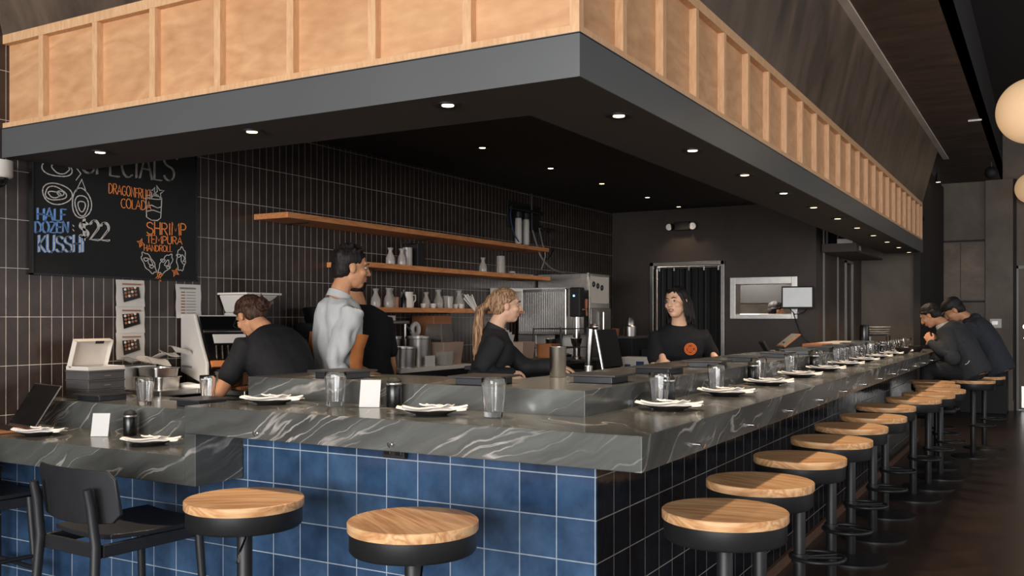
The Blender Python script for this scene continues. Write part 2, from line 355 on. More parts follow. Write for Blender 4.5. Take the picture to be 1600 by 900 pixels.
# far wall, pillar, right wall
g = G(); g.box(-1.9, -.41, 15.95, 16.15, 0, 4.3); g.box(-.41, .55, 15.95, 16.15, 2.14, 4.3); g.box(.55, 4.4, 15.95, 16.15, 0, 4.3)
struct(g.build('wall_far', 'farwall'))
struct(G().box(-.84, -.47, 15.86, 15.95, 0, 3.46).build('pillar', 'farwall', bevel=.004))
struct(G().box(-.47, -.425, 15.88, 15.95, 0, 3.46).build('trim_1', 'inner'))
struct(G().box(-.86, -.46, 15.84, 15.86, 0, .14).build('baseboard_far', 'farwall'))
g = G(); g.box(4.3, 4.5, -7.0, 16.2, 0, .85); g.box(4.3, 4.5, -7.0, 16.2, 3.6, 4.3); g.box(4.3, 4.5, -7.0, -3.0, .85, 3.6); g.box(4.3, 4.5, 12.2, 16.2, .85, 3.6)
struct(g.build('wall_right', 'whitewall'))
g = G()
for k in range(7): g.box(4.34, 4.42, -3.0+2.5*k-.03, -3.0+2.5*k+.03, .85, 3.6)
struct(g.build('window_5', 'black'))
# street wall with tall windows
g = G(); g.box(-4.7, 4.4, -6.8, -6.6, 0, .45); g.box(-4.7, 4.4, -6.8, -6.6, 3.9, 4.3)
g.box(-4.7, -4.1, -6.8, -6.6, .45, 3.9); g.box(4.3, 4.4, -6.8, -6.6, .45, 3.9)
struct(g.build('wall_street', 'farwall'))
for k in range(3):
    x0 = -4.1+k*2.8; g = G(); x1 = x0+2.8
    g.box(x0, x0+.06, -6.76, -6.64, .45, 3.9); g.box(x1-.06, x1, -6.76, -6.64, .45, 3.9); g.box(x0, x1, -6.76, -6.64, .45, .52); g.box(x0, x1, -6.76, -6.64, 3.83, 3.9)
    struct(g.build('window_%d' % (k+1), 'black'))
# ceilings
struct(G().box(-4.7, -.61, -7.0, 16.2, 3.46, 3.7).build('ceiling', 'ceil'))
struct(G().box(-.61, 4.4, -7.0, 16.2, 4.2, 4.4).build('ceiling_upper', 'blackceil'))
struct(G().box(-.63, -.61, -3.4, 16.0, 3.46, 4.2).build('trim_2', 'blackceil'))
struct(G().box(-1.20, -1.135, -1.0, 13.4, 3.445, 3.46).build('trim_3', 'strip'))
# canopy over the bar: bulkhead plaster, plywood band with battens, metal fascia, soffit
cx, cy, ye, xl = -1.356, 2.817, 12.55, -4.56
bz, fz, wz = 2.184, 2.33, 2.80
g = G()
g.prism([(xl, cy+.002), (cx-.002, cy+.002), (cx-.002, ye-.006), (cx-.43, ye-.006), (cx-.43, 3.264), (xl, 3.264)], bz, bz+.012)
soff = struct(g.build('soffit', 'soffit'))
g = G()
g.prism([(xl, cy-.004), (cx+.004, cy-.004), (cx+.004, ye), (cx-.43, ye), (cx-.43, ye-.006), (cx-.002, ye-.006), (cx-.002, cy+.002), (xl, cy+.002)], bz-.001, fz+.003)
g.prism([(xl, cy-.004), (cx+.004, cy-.004), (cx+.004, ye), (cx-.04, ye), (cx-.04, cy+.04), (xl, cy+.04)], fz-.003, fz)
struct(g.build('trim_4', 'fascia'))
g = G(); g.box(xl, cx-.034, cy+.035, cy+.06, fz, wz); g.box(cx-.06, cx-.035, cy+.06, ye-.01, fz, wz); g.box(cx-.43, cx-.035, ye-.03, ye-.01, fz, wz)
struct(g.build('trim_5', 'ply'))
g = G()
for (a, b_) in ((fz, fz+.028), (wz-.045, wz)):
    g.box(xl, cx-.0, cy, cy+.035, a, b_); g.box(cx-.035, cx, cy+.035, ye, a, b_)
for x in (-4.254, -3.85, -3.455, -3.05, -2.64, -2.227, -1.80): g.box(x-.018, x+.018, cy+.002, cy+.035, fz+.028, wz-.045)
g.box(cx-.035, cx, cy, cy+.035, fz+.028, wz-.045)
y = 3.21
while y < ye-.05:
    g.box(cx-.035, cx-.002, y-.018, y+.018, fz+.028, wz-.045); y += .4115
g.box(cx-.035, cx, ye-.03, ye, fz+.028, wz-.045)
struct(g.build('trim_6', 'batten'))
# bulkhead above, leaning outwards towards the ceiling
g = G(); tx, ty, tz = -1.19, 2.66, 3.46
a, b_, c_, d_ = (xl, cy, wz), (cx, cy, wz), (cx, ye, wz), (xl, ye, wz)
A_, B_, C_, D_ = (xl, ty, tz), (tx, ty, tz), (tx, ye+.1, tz), (xl, ye+.1, tz)
g.add([a, b_, c_, d_, A_, B_, C_, D_], [(0, 1, 5, 4), (1, 2, 6, 5), (2, 3, 7, 6), (3, 2, 1, 0)])
struct(g.build('bulkhead', 'bulk'))
g = G(); g.box(xl, cx-.43, 3.264, yb, 2.643, 2.70); g.box(-2.18, cx-.43, yb, ye, 2.643, 2.70); g.box(cx-.45, cx-.43, 3.264, ye, bz+.012, 2.70); g.box(xl, cx-.43, 3.244, 3.264, bz+.012, 2.70); g.box(-2.33, -1.42, ye, 13.3, 2.643, 2.70)
struct(g.build('ceiling_bar', 'inner'))
# panelled boards on the far wall
g = G(); g.box(-1.55, -1.19, 15.93, 15.95, 1.66, 2.54); g.box(-1.18, -.85, 15.93, 15.95, 1.66, 2.54)
struct(g.build('wall_far_panels', 'panel', bevel=.003))
g = G(); g.box(-1.9, -.85, 15.925, 15.95, 2.55, 2.575); g.box(-1.9, -.85, 15.925, 15.95, 1.62, 1.645)
struct(g.build('trim_7', 'matte'))
# doors
d = struct(G().box(-.40, .54, 15.98, 16.03, .01, 2.12).build('door_1', 'farwall', bevel=.003))
G().box(-.36, .48, 15.965, 15.98, .04, .36).build('kick_plate', 'steel', d)
g = G(); g.cone((-.31, 15.98, 1.25), (-.31, 15.955, 1.25), .035, n=20); g.build('deadbolt', 'chrome', d, smooth=True)
g = G(); g.cone((-.31, 15.98, 1.08), (-.31, 15.93, 1.08), .022, n=16); g.tube([(-.31, 15.93, 1.08), (-.26, 15.92, 1.08), (-.20, 15.925, 1.078)], .012); g.build('door_handle', 'chrome', d, smooth=True)
g = G(); g.box(-.43, -.40, 15.90, 15.97, 0, 2.16); g.box(-.43, .57, 15.90, 15.97, 2.12, 2.16); g.box(.54, .57, 15.90, 15.97, 0, 2.16)
struct(g.build('trim_8', 'greyplastic'))
# bar door frame with a dark curtain
g = G(); g.box(-4.075, -4.03, 10.37, 10.42, 0, 2.03); g.box(-3.225, -3.18, 10.37, 10.42, 0, 2.03); g.box(-4.075, -3.18, 10.37, 10.42, 1.985, 2.03)
struct(g.build('trim_9', 'steeldark', bevel=.004))
rings = []
for k in range(61):
    x = -4.025+.80*k/60; yy = 10.50+.018*math.sin(k*1.1)+.01*math.sin(k*.37)
    rings.append([(x, yy, .03), (x, yy, 1.98), (x, yy+.012, 1.98), (x, yy+.012, .03)])
tag(G().loft(rings).build('door_curtain', 'matte', smooth=True), 'black curtain filling the doorway in the charcoal back wall', 'curtain')
g = G(); g.cone((-4.03, 10.45, 1.965), (-3.21, 10.45, 1.965), .009, n=10)
for x in (-3.98, -3.8, -3.62, -3.44, -3.27): g.box(x-.008, x+.008, 10.44, 10.468, 1.93, 1.975)
tag(g.build('curtain_rail', 'chrome', smooth=True), 'thin chrome rail across the top of the curtained doorway', 'curtain rail')
# passage details
g = G(); g.box(-2.18, -2.165, 10.75, 10.79, 0, 2.64); g.box(-2.18, -2.165, 11.55, 11.58, 0, 2.64)
g.box(-2.18, -2.155, 12.02, 12.05, 0, 2.09); g.box(-2.18, -2.155, 12.45, 12.48, 0, 2.09); g.box(-2.18, -2.155, 12.02, 12.48, 2.06, 2.09)
struct(g.build('trim_10', 'greyplastic'))
g = G(); g.box(-2.16, -1.80, 10.6, 10.75, 2.10, 2.19); g.box(-2.16, -1.80, 10.75, 12.4, 2.10, 2.12)
t = thing('ceiling_duct', 'grey boxed duct hanging above the passage past the back wall', 'duct')
g.build('casing', 'charcoal', t)
G().box(-2.05, -1.86, 10.85, 11.25, 2.12, 2.26).build('grille', 'plastic', t, bevel=.004)
g = G()
for px in (-2.12, -1.84):
    g.box(px-.01, px+.01, 10.66, 10.68, 2.19, 2.643)
g.build('hanger', 'black', t)
# pass-through steel frame and kitchen behind
g = G()
for (x0, x1, z0, z1) in ((-3.115, -3.05, 1.37, 1.835), (-2.435, -2.37, 1.37, 1.835)): g.box(x0, x1, 10.36, 10.56, z0, z1)
g.box(-3.05, -2.435, 10.36, 10.56, 1.37, 1.425); g.box(-3.05, -2.435, 10.36, 10.56, 1.755, 1.835)
struct(g.build('window_4', 'steel', bevel=.004))
struct(G().box(-4.5, -2.34, 12.9, 13.0, 0, 2.6).build('wall_kitchen', 'whitewall'))
struct(G().box(-4.6, -4.5, 10.56, 13.0, 0, 2.6).build('wall_kitchen_side', 'whitewall'))
struct(G().box(-4.5, -2.34, 10.56, 12.9, 2.5, 2.6).build('ceiling_kitchen', 'whitewall'))
g = G(); g.box(-3.6, -2.36, 11.75, 12.35, 1.60, 2.35); g.box(-3.6, -2.36, 11.75, 11.80, 1.56, 1.62)
tag(g.build('range_hood', 'matte', bevel=.01), 'black kitchen hood seen through the steel pass-through', 'hood')
t = thing('kitchen_cabinet', 'pale kitchen cabinet behind the cook in the pass-through', 'cabinet')
G().box(-3.05, -2.36, 12.3, 12.88, 0, 1.58).build('body', 'plastic', t, bevel=.01); G().box(-2.70, -2.695, 12.29, 12.30, .1, 1.55).build('door_gap', 'black', t)
t = thing('ceiling_lamp', 'round kitchen ceiling lamp beyond the pass-through', 'lamp', (-3.3, 11.3, 2.5))
G().lathe([(.01, 0), (.14, 0), (.13, -.05), (.01, -.06)]).build('lamp_shade', 'milky', t, smooth=True)
dl = bpy.data.lights.new('kitchen_light', 'POINT'); dl.energy = 220; dl.color = (1, .93, .84); dl.shadow_soft_size = .12
lo = bpy.data.objects.new('kitchen_light', dl); C.objects.link(lo); lo.parent = t; lo.location = (0, 0, -.2)

# ================================================================== downlights
def downlight(x, y, z, label, group, src=[]):
    if not src:
        t = thing('recessed_downlight', label, 'ceiling light', (x, y, z), 0, group)
        G().lathe([(.024, 0), (.052, 0), (.052, -.006), (.046, -.008), (.024, -.002)], n=28).build('trim_ring', 'black', t, smooth=True)
        G().lathe([(.001, -.001), (.023, -.001), (.023, -.006), (.001, -.008)], n=24).build('lens', 'lens', t, smooth=True)
        downlight_lamp(x, y, z, SPOT, t); src.append(t)
        return t
    return copy_tree(src[0], (x, y, z), None, label) if True else None
INNER = []
def inner_lamp(l):
    for k in bpy.data.objects:
        if k.parent == l and k.type == 'LIGHT':
            if not INNER: d = k.data.copy(); d.energy = 9; INNER.append(d)
            k.data = INNER[0]
grp = 'recessed downlights around the canopy'
for k, x in enumerate((-3.98, -2.975, -1.965)):
    l = downlight(x, 2.945, bz, 'recessed downlight under the front canopy, %s' % ('leftmost, above the chalkboard', 'middle of the three', 'nearest the inner corner')[k], grp); l['group'] = grp
for k in range(11):
    l = downlight(-1.48, 3.436+k*.885, bz, 'recessed downlight under the long canopy, %s from the front corner' % (ORD[k] if k else 'first'), grp)
for k, y in enumerate((5.915, 7.01, 8.05, 9.2, 10.15)):
    l = downlight(-3.64, y, 2.643, 'small downlight in the black bar ceiling, %s from the front' % (ORD[k] if k else 'first'), grp)
    l['group'] = 'downlights in the black bar ceiling'; inner_lamp(l)
l = downlight(-1.95, 12.3, 2.643, 'small downlight beyond the duct in the passage', grp); l['group'] = 'downlights in the black bar ceiling'
inner_lamp(l)
t = thing('can_spotlight', 'small hanging can spotlight by the end of the grey ceiling strip', 'spotlight', (-1.32, 14.05, 3.46))
G().cone((0, 0, 0), (0, 0, -.10), .008, n=8).build('stem', 'black', t); G().lathe([(.001, -.10), (.03, -.10), (.04, -.22), (.034, -.22), (.001, -.19)], n=20).build('lamp_head', 'matte', t, smooth=True); G().cone((0, 0, -.215), (0, 0, -.219), .03, n=16).build('lens', 'lens', t)

# ================================================================== lantern pendants
def globe(x, y, z, r, label):
    t = thing('globe_pendant', label, 'pendant lamp', (x, y, 4.2), 0, 'round paper globe pendants')
    o = G().ell((0, 0, z-4.2), (r, r, r), nu=48, nv=32).build('lamp_shade', 'lantern', t, smooth=True)
    G().cone((0, 0, 0), (0, 0, z-4.2+r), .006, n=8).build('cord', 'black', t, smooth=True)
    G().lathe([(.005, 0), (.06, 0), (.055, -.03), (.005, -.035)]).build('ceiling_rose', 'black', t, smooth=True)
    G().lathe([(.01, z-4.2+r-.01), (.035, z-4.2+r-.01), (.03, z-4.2+r+.03), (.01, z-4.2+r+.035)]).build('cap', 'black', t, smooth=True)
    d = bpy.data.lights.new('globe_lamp', 'POINT'); d.energy = 45; d.color = (1, .78, .55); d.shadow_soft_size = r*1.02
    l = bpy.data.objects.new('globe_lamp', d); C.objects.link(l); l.parent = t; l.location = (0, 0, z-4.2-.0)
    l.data.shadow_soft_size = r+.005
globe(-.105, 7.4, 2.81, .225, 'large round paper globe pendant, the nearer one at the right edge')
globe(-.22, 15.6, 3.27, .225, 'round paper globe pendant before the far wall, the farther one')
# ceiling bits
g = G(); g.box(-.74, -.612, 10.93, 10.95, 3.443, 3.46); tag(g.build('ceiling_bracket', 'steel'), 'thin metal bracket under the rough ceiling edge', 'bracket')
t = thing('track_spotlight', 'black round spotlight fixed by the far ceiling edge', 'spotlight', (-.67, 14.0, 3.46))
G().cone((0, 0, 0), (0, 0, -.08), .015, n=10).build('stem', 'black', t); G().ell((0, 0, -.15), (.085, .085, .085)).build('lamp_head', 'matte', t, smooth=True)
t = thing('dome_camera', 'white security dome at the canopy corner, left edge of the photo', 'security camera', (-4.49, 2.745, bz-.03))
G().box(-.07, 0, -.04, .04, -.06, -.01).build('bracket', 'plastic', t, bevel=.004)
G().lathe([(.005, 0), (.07, 0), (.07, -.075), (.062, -.085), (.005, -.085)]).build('housing', 'plastic', t, smooth=True)
G().ell((0, 0, -.085), (.05, .05, .05)).build('dome', 'screen', t, smooth=True)
t = thing('emergency_light', 'black emergency light with two lamp heads above the curtained doorway', 'emergency light', (-3.67, 10.4, 2.44))
G().box(-.09, .09, -.07, -.001, -.05, .05).build('case', 'matte', t, bevel=.008)
for s in (-1, 1):
    h = G().cone((s*.12, -.03, .0), (s*.14, -.10, -.01), .035, .045, n=18).build('lamp_head', 'black', t, smooth=True)
    G().cone((s*.14, -.10, -.01), (s*.1405, -.104, -.0105), .038, n=18).build('lens', 'emerg', h)
t = thing('thermostat', 'white wall thermostat on the pillar beside the far door', 'thermostat', (-.70, 15.86, 1.30))
G().box(-.08, .08, -.025, 0, -.07, .07).build('case', 'plastic', t, bevel=.006); G().box(-.05, .03, -.028, -.024, -.02, .035).build('display', 'steeldark', t)
tag(G().box(-1.40, -.53, 15.15, 15.8, 0.0, .80).build('dark_cabinet', 'matte', bevel=.01), 'low black cabinet at the foot of the far wall', 'cabinet')

# ================================================================== the bar
t = thing('tiled_bar', 'tiled bar body clad in blue glazed squares at the front', 'bar', (0, 0, 0))
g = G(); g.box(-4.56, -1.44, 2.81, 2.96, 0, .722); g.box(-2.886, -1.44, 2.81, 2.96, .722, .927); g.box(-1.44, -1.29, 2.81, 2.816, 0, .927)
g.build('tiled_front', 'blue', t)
G().box(-1.439, -1.29, 2.8162, 11.4, 0, .927).build('tiled_side', 'blue_shaded', t)
G().box(-1.925, -1.415, 3.0, 11.4, .927, .94).build('sub_top', 'matte', t); G().box(-1.9, -1.86, 3.5, 11.4, 0, .927).build('back_panel', 'matte', t)
G().box(-4.55, -1.95, 3.38, 3.40, 0, .80).build('back_panel', 'matte', t)
G().box(-1.289, -1.27, 2.83, 11.4, 0, .06).build('toe_rail', 'toekick', t)
g = G(); g.prism([(-2.95, 2.56), (-1.03, 2.56), (-1.03, 11.4), (-1.415, 11.4), (-1.415, 2.975), (-2.95, 2.975)], .927, 1.035)
ct = thing('stone_countertop', 'dark veined stone countertop wrapping the front and long side of the bar', 'countertop')
g.build('slab', 'marble', ct, bevel=.003)
G().box(-2.95, -2.888, 2.56, 2.81, .722, .927).build('drop_panel', 'marble', ct, bevel=.002)
tag(G().box(-4.56, -2.951, 2.56, 2.975, .722, .835).build('stone_countertop', 'marble', bevel=.003), 'lower dark stone countertop at the left where the laptop stands', 'countertop')
g = G(); g.prism([(-3.03, 2.977), (-1.411, 2.977), (-1.411, 11.4), (-1.932, 11.4), (-1.932, 3.42), (-3.03, 3.42)], .94, 1.125)
tag(g.build('stone_ledge', 'marble', bevel=.002), 'raised stone ledge carrying black serving stands behind the countertop', 'ledge')
tag(G().box(-4.56, -3.031, 2.977, 3.42, .80, .963).build('stone_ledge', 'marble', bevel=.002), 'lower stone ledge behind the laptop, under the takeaway boxes', 'ledge')
# little hooks screwed in the counter edge
hooks = [(-1.028, 3.05+.66*k, .955, 0) for k in range(12)]+[(-2.55, 2.558, .955, R(-90)), (-1.93, 2.558, .955, R(-90))]
for k, (x, y, z, a) in enumerate(hooks):
    if k == 0:
        g = G(); g.cone((-.003, 0, 0), (.012, 0, 0), .006, n=10); g.tube([(.012, 0, 0), (.02, 0, -.01), (.026, 0, -.004), (.028, 0, .006)], .003, 6)
        hk = g.build('bag_hook', 'chrome', ct, loc=(x, y, z), smooth=True)
    else: c = hk.copy(); C.objects.link(c); c.location = (x, y, z); c.rotation_euler.z = a
g = G(); g.box(-2.15, -2.05, 2.785, 2.808, .862, .926)
t = thing('power_outlet', 'black power outlet on the blue tiles under the counter', 'outlet'); g.build('plate', 'matte', t, bevel=.004)
for dx in (-.025, .025): G().box(-2.10+dx-.014, -2.10+dx+.014, 2.781, 2.786, .875, .91).build('socket', 'screen', t, bevel=.003)

# ================================================================== bar stools
STX = dict()
def stool_proto():
    t = thing('bar_stool', 'x', 'bar stool', (0, 0, 0), 0, 'round wooden-topped bar stools')
    g = G().lathe([(.001, .735), (.198, .735), (.2, .738), (.2, .762), (.197, .765), (.001, .765)], n=64)
    g.build('seat', 'seat', t, smooth=True)
    G().lathe([(.05, .672), (.188, .672), (.194, .680), (.194, .7345), (.05, .7345)], n=64).build('seat_band', 'black', t, smooth=True)
    G().lathe([(.024, .034), (.026, .04), (.026, .672), (.024, .675)], n=24).build('pole', 'black', t, smooth=True)
    G().lathe([(.001, 0), (.2, 0), (.2, .010), (.12, .022), (.05, .034), (.001, .036)], n=48).build('foot_disc', 'black', t, smooth=True)
    g = G(); g.ring((.082, 0, .315), .115, .009, 48, 10); g.cone((.02, -.012, .315), (.19, -.03, .315), .006, n=8); g.cone((.02, .012, .315), (.19, .03, .315), .006, n=8)
    g.lathe([(.027, .295), (.035, .295), (.035, .335), (.027, .335)], n=20)
    g.build('foot_ring', 'black', t, smooth=True)
    return t
sp = stool_proto()
stools = [(-.905, 2.955, 12), (-.955, 3.56, -20), (-.965, 4.26, 35), (-.965, 4.96, -10), (-.985, 5.62, 25), (-.965, 6.26, 0), (-1.0, 7.02, 15), (-.905, 7.76, -5),
          (-.856, 8.32, 25), (-.82, 8.9, 10), (-.906, 9.5, 0), (-.99, 10.0, 5), (-.66, 10.40, 15), (-.60, 11.15, 0)]
for k, (x, y, a) in enumerate(stools):
    lab = 'round bar stool along the long side of the bar, %s' % ('nearest the corner' if k == 0 else ORD[k]+' from the corner')
    if k == 12: lab = 'round bar stool under the seated person in the charcoal sweater'
    if k == 13: lab = 'round bar stool under the seated person in the cap'
    if k == 0: sp.location = (x, y, 0); sp.rotation_euler.z = R(a); sp['label'] = lab
    else: copy_tree(sp, (x, y, 0), R(a), lab)
for x, y, a, lab in ((-1.685, 2.335, -30, 'round bar stool in front of the blue tiles, right of the two'), (-2.393, 2.335, 40, 'round bar stool in front of the blue tiles beside the black chair')):
    c = copy_tree(sp, (x, y, 0), R(a), lab)
    G().tube([(.03, 0, .668), (.12, -.05, .655), (.17, -.09, .63), (.20, -.115, .60)], .0045, 8).build('height_lever', 'chrome', c, smooth=True).rotation_euler.z = R(-a-20)

# ================================================================== black counter chairs
def chair_proto():
    t = thing('counter_chair', 'x', 'chair', (0, 0, 0), 0, 'black wooden counter chairs')
    # seat: gently dished slab, wider at the front
    rings = []
    for j in range(13):
        v = j/12; y = -.20+.43*v; hw = .175+.045*math.sin(min(1, v*1.4)*PI/2)-.02*max(0, v-.85)/.15
        row_t = [(-hw+2*hw*i/12, y, .575+.012*(abs(-1+2*i/12))**2-.006*math.sin(v*PI)) for i in range(13)]
        row_b = [(x*.985, yy, z-.018) for x, yy, z in reversed(row_t)]
        rings.append(row_t+row_b)
    G().loft(rings).build('seat', 'chairblack', t, smooth=True, bevel=.003)
    # backrest: curved shell
    rings = []
    for i in range(17):
        u = -1+2*i/16; x = .24*u; y = -.262+.055*u*u; r_ = []
        zt = .83-.004*u*u; zb = .625+.012*u*u; rr = .03 if abs(u) > .93 else 0
        r_ = [(x, y-.0, zb+rr), (x, y-.022, zt-rr), (x, y-.010, zt-rr), (x, y+.014, zb+rr)]
        rings.append(r_)
    G().loft(rings).build('backrest', 'chairblack', t, smooth=True, bevel=.003)
    for s in (-1, 1):
        G().tube([(s*.205, -.305, 0), (s*.188, -.278, .30), (s*.175, -.262, .56), (s*.17, -.278, .70), (s*.17, -.292, .765)], [.014, .017, .019, .018, .016], 12).build('leg', 'chairblack', t, smooth=True)
        G().tube([(s*.215, .215, 0), (s*.195, .195, .30), (s*.185, .18, .555)], [.013, .016, .018], 12).build('leg', 'chairblack', t, smooth=True)
    g = G(); g.box(-.17, .17, .168, .188, .505, .556); g.box(-.17, .17, -.252, -.232, .505, .556); g.box(-.19, -.17, -.24, .18, .51, .556); g.box(.17, .19, -.24, .18, .51, .556)
    g.build('seat_frame', 'chairblack', t, bevel=.003)
    g = G(); g.cone((-.2, .2, .22), (.2, .2, .22), .011, n=12); g.cone((-.205, -.265, .28), (-.2, .2, .28), .01, n=12); g.cone((.205, -.265, .28), (.2, .2, .28), .01, n=12)
    g.build('stretcher', 'chairblack', t, smooth=True)
    return t
ch = chair_proto(); ch.location = (-3.145, 2.46, 0); ch.rotation_euler.z = R(-3); ch['label'] = 'black wooden counter chair with curved back, fully in view at the left'
copy_tree(ch, (-4.30, 2.50, 0), R(-6), 'black wooden counter chair cut off by the left edge of the photo')

# ================================================================== things on the counters
def tumbler_proto(name='drinking_glass', h=.115):
    o_ = []
    g = G(); n = 80
    prof = [(.001, 0), (.027, 0), (.0285, .004), (.037, h-.02), (.0375, h-.002), (.0365, h), (.0355, h-.002), (.0345, h-.02), (.0265, .016), (.001, .014)]
    rings = []
    for r, z in prof:
        rings.append([Vector((r*(1+(.022*math.cos(10*2*PI*i/n) if .003 < z < h-.015 and r > .02 else 0))*math.cos(2*PI*i/n), r*(1+(.022*math.cos(10*2*PI*i/n) if .003 < z < h-.015 and r > .02 else 0))*math.sin(2*PI*i/n), z)) for i in range(n)])
    g.loft(rings)
    return tag(g.build(name, 'glass', loc=(0, 0, -5), smooth=True), 'x', 'glass', 'ridged drinking glasses on the counters')
gp = tumbler_proto(); first_glass = [gp]
def glass_at(x, y, z, label, s=1.0):
    if first_glass: o = first_glass.pop(); o.location = (x, y, z+.0005); o['label'] = label
    else: o = copy_tree(gp, (x, y, z+.0005), random.uniform(0, 1), label)
    o.scale = (s, s, s)
    return o
def setting(x, y, z, rz, where, src={}):
    lp = 'dark round plate '+where; ln = 'folded white napkin '+where
    if not src:
        p = G().lathe([(.001, .0), (.055, .0), (.06, .004), (.095, .016), (.098, .019), (.094, .020), (.058, .008), (.001, .007)], n=40).build('side_plate', 'plate', smooth=True)
        tag(p, 'x', 'plate', 'dark plates laid along the counters')
        # a cloth folded in a loose zigzag, ends hanging over the rim
        g = G()
        def cloth(L, W, yaw, z0, sag, off, th=.004):
            rings = []
            for i in range(17):
                u = -1+2*i/16; xx = u*L; zz = z0+sag*u*u+.003*math.sin(5*u+off)
                row = [Vector((xx, (-1+2*j/6)*W+.006*math.sin(3*u+off), zz+.003*math.cos((-1+2*j/6)*2.2+off))) for j in range(7)]
                low = [v-Vector((0, 0, th)) for v in reversed(row)]
                m_ = Matrix.Rotation(yaw, 3, 'Z'); rings.append([m_ @ v+Vector((off*.01, 0, 0)) for v in row+low])
            g.loft(rings)
        cloth(.125, .030, 0, .0155, .008, .3); cloth(.115, .026, R(16), .0225, .008, 1.1); cloth(.06, .024, R(-25), .029, .006, 2.2)
        nk = tag(g.build('napkin', 'white', smooth=True), 'x', 'napkin', 'white napkins on the plates')
        src['p'], src['n'] = p, nk
    else:
        p = copy_tree(src['p']); nk = copy_tree(src['n'])
    p.location = (x, y, z+.0005); p.rotation_euler.z = rz; p['label'] = lp
    nk.location = (x, y, z+.0035); nk.rotation_euler.z = rz; nk['label'] = ln
zc = 1.035
setting(-2.72, 2.80, zc, R(22), 'on the front counter above the left blue tiles')
setting(-1.915, 2.765, zc, R(26), 'on the front counter between the card and the right glass')
setting(-4.09, 2.70, .835, R(20), 'beside the laptop on the lower counter')
setting(-3.365, 2.74, .835, R(28), 'on the lower counter below the small white card')
for k in range(11):
    y = 3.36+.742*k
    setting(-1.245-.006*k, y, zc, R(8+random.uniform(-10, 22)), 'on the long counter, %s place from the corner' % (ORD[k] if k else 'first'))
glass_at(-2.43, 2.85, zc, 'ridged glass on the front counter right of the left place setting', 1.15)
glass_at(-1.685, 2.815, zc, 'ridged glass on the front counter near the ledge corner', 1.18)
glass_at(-3.765, 3.03, .963, 'ridged glass standing on the edge of the lower ledge', 1.15)
for k in range(11):
    y = 3.50+.745*k
    glass_at(-1.335-.004*k, y, zc, 'ridged glass on the long counter, %s from the corner' % (ORD[k] if k else 'first'), 1.12)
    if k > 4: glass_at(-1.365, y+.30, zc, 'extra ridged glass on the long counter after the %s place' % ORD[k], 1.05)
glass_at(-3.70, 3.36, .963, 'short glass by the prep table on the lower ledge', 1.1)
# black soy canisters
def shaker(x, y, z, label, src=[]):
    if not src:
        t = thing('soy_bottle', label, 'bottle', (x, y, z+.0005), 0, 'black sauce bottles on the counters')
        G().lathe([(.001, 0), (.028, 0), (.030, .004), (.030, .085), (.027, .09), (.001, .09)], n=28).build('body', 'screen', t, smooth=True)
        G().lathe([(.0305, .086), (.0315, .088), (.0315, .093), (.0305, .095), (.02, .095), (.02, .086)], n=28).build('band', 'steel', t, smooth=True)
        G().lathe([(.001, .095), (.028, .095), (.029, .10), (.022, .112), (.010, .117), (.001, .118)], n=28).build('lid', 'matte', t, smooth=True)
        src.append(t); return t
    return copy_tree(src[0], (x, y, z+.0005), 0, label)
shaker(-2.205, 2.93, zc, 'black sauce bottle beside the white card on the front counter')
shaker(-1.345, 3.62, zc, 'black sauce bottle behind the first glass on the long counter')
shaker(-3.705, 2.90, .835, 'black sauce bottle beside the white card on the lower counter')
shaker(-1.375, 5.0, zc, 'black sauce bottle beside the third glass on the long counter')
shaker(-1.375, 6.5, zc, 'black sauce bottle beside the fifth glass on the long counter')
shaker(-1.375, 9.45, zc, 'black sauce bottle near the far end of the long counter')
# blank table cards (white card in an easel fold)
def table_card(x, y, z, rz, label):
    t = thing('table_card', label, 'card', (x, y, z), rz, 'white table cards')
    m = Matrix.Rotation(R(-14), 4, 'X')
    G().box(-.04, .04, -.0015, .0015, .001, .108, mtx=m).build('card', 'card', t, bevel=.0006)
    m2 = Matrix.Translation((0, .062, 0)) @ Matrix.Rotation(R(18), 4, 'X')
    G().box(-.03, .03, -.0012, .0012, .001, .10, mtx=m2).build('prop', 'card', t)
table_card(-2.275, 2.865, zc, R(24), 'white table card standing on the front counter beside a bottle')
table_card(-3.79, 2.80, .835, R(30), 'white table card standing on the lower counter beside a bottle')
# black serving stands on the ledge
def stand(x, y, z, rz, label, src=[]):
    if not src:
        t = thing('serving_stand', label, 'serving stand', (x, y, z+.0005), rz, 'black square serving stands on the ledge')
        G().box(-.105, .105, -.105, .105, .026, .034).build('top', 'trayedge', t, bevel=.002)
        G().box(-.082, .082, -.082, .082, 0, .0255).build('base', 'tray', t, bevel=.002)
        src.append(t); return t
    return copy_tree(src[0], (x, y, z+.0005), rz, label)
stand(-1.90, 3.10, 1.125, R(4), 'black serving stand on the front ledge, right of the two')
stand(-2.62, 3.12, 1.125, R(-3), 'black serving stand on the front ledge before the man in grey')
stand(-4.20, 3.12, .963, R(2), 'black serving stand on the lower ledge before the takeaway boxes')
stand(-3.52, 3.16, .963, R(-4), 'black serving stand on the lower ledge near the step')
for k in range(10):
    stand(-1.545+random.uniform(-.02, .02), 3.42+.68*k, 1.125, R(random.uniform(-5, 5)), 'black serving stand on the long ledge, %s from the corner' % (ORD[k] if k else 'first'))
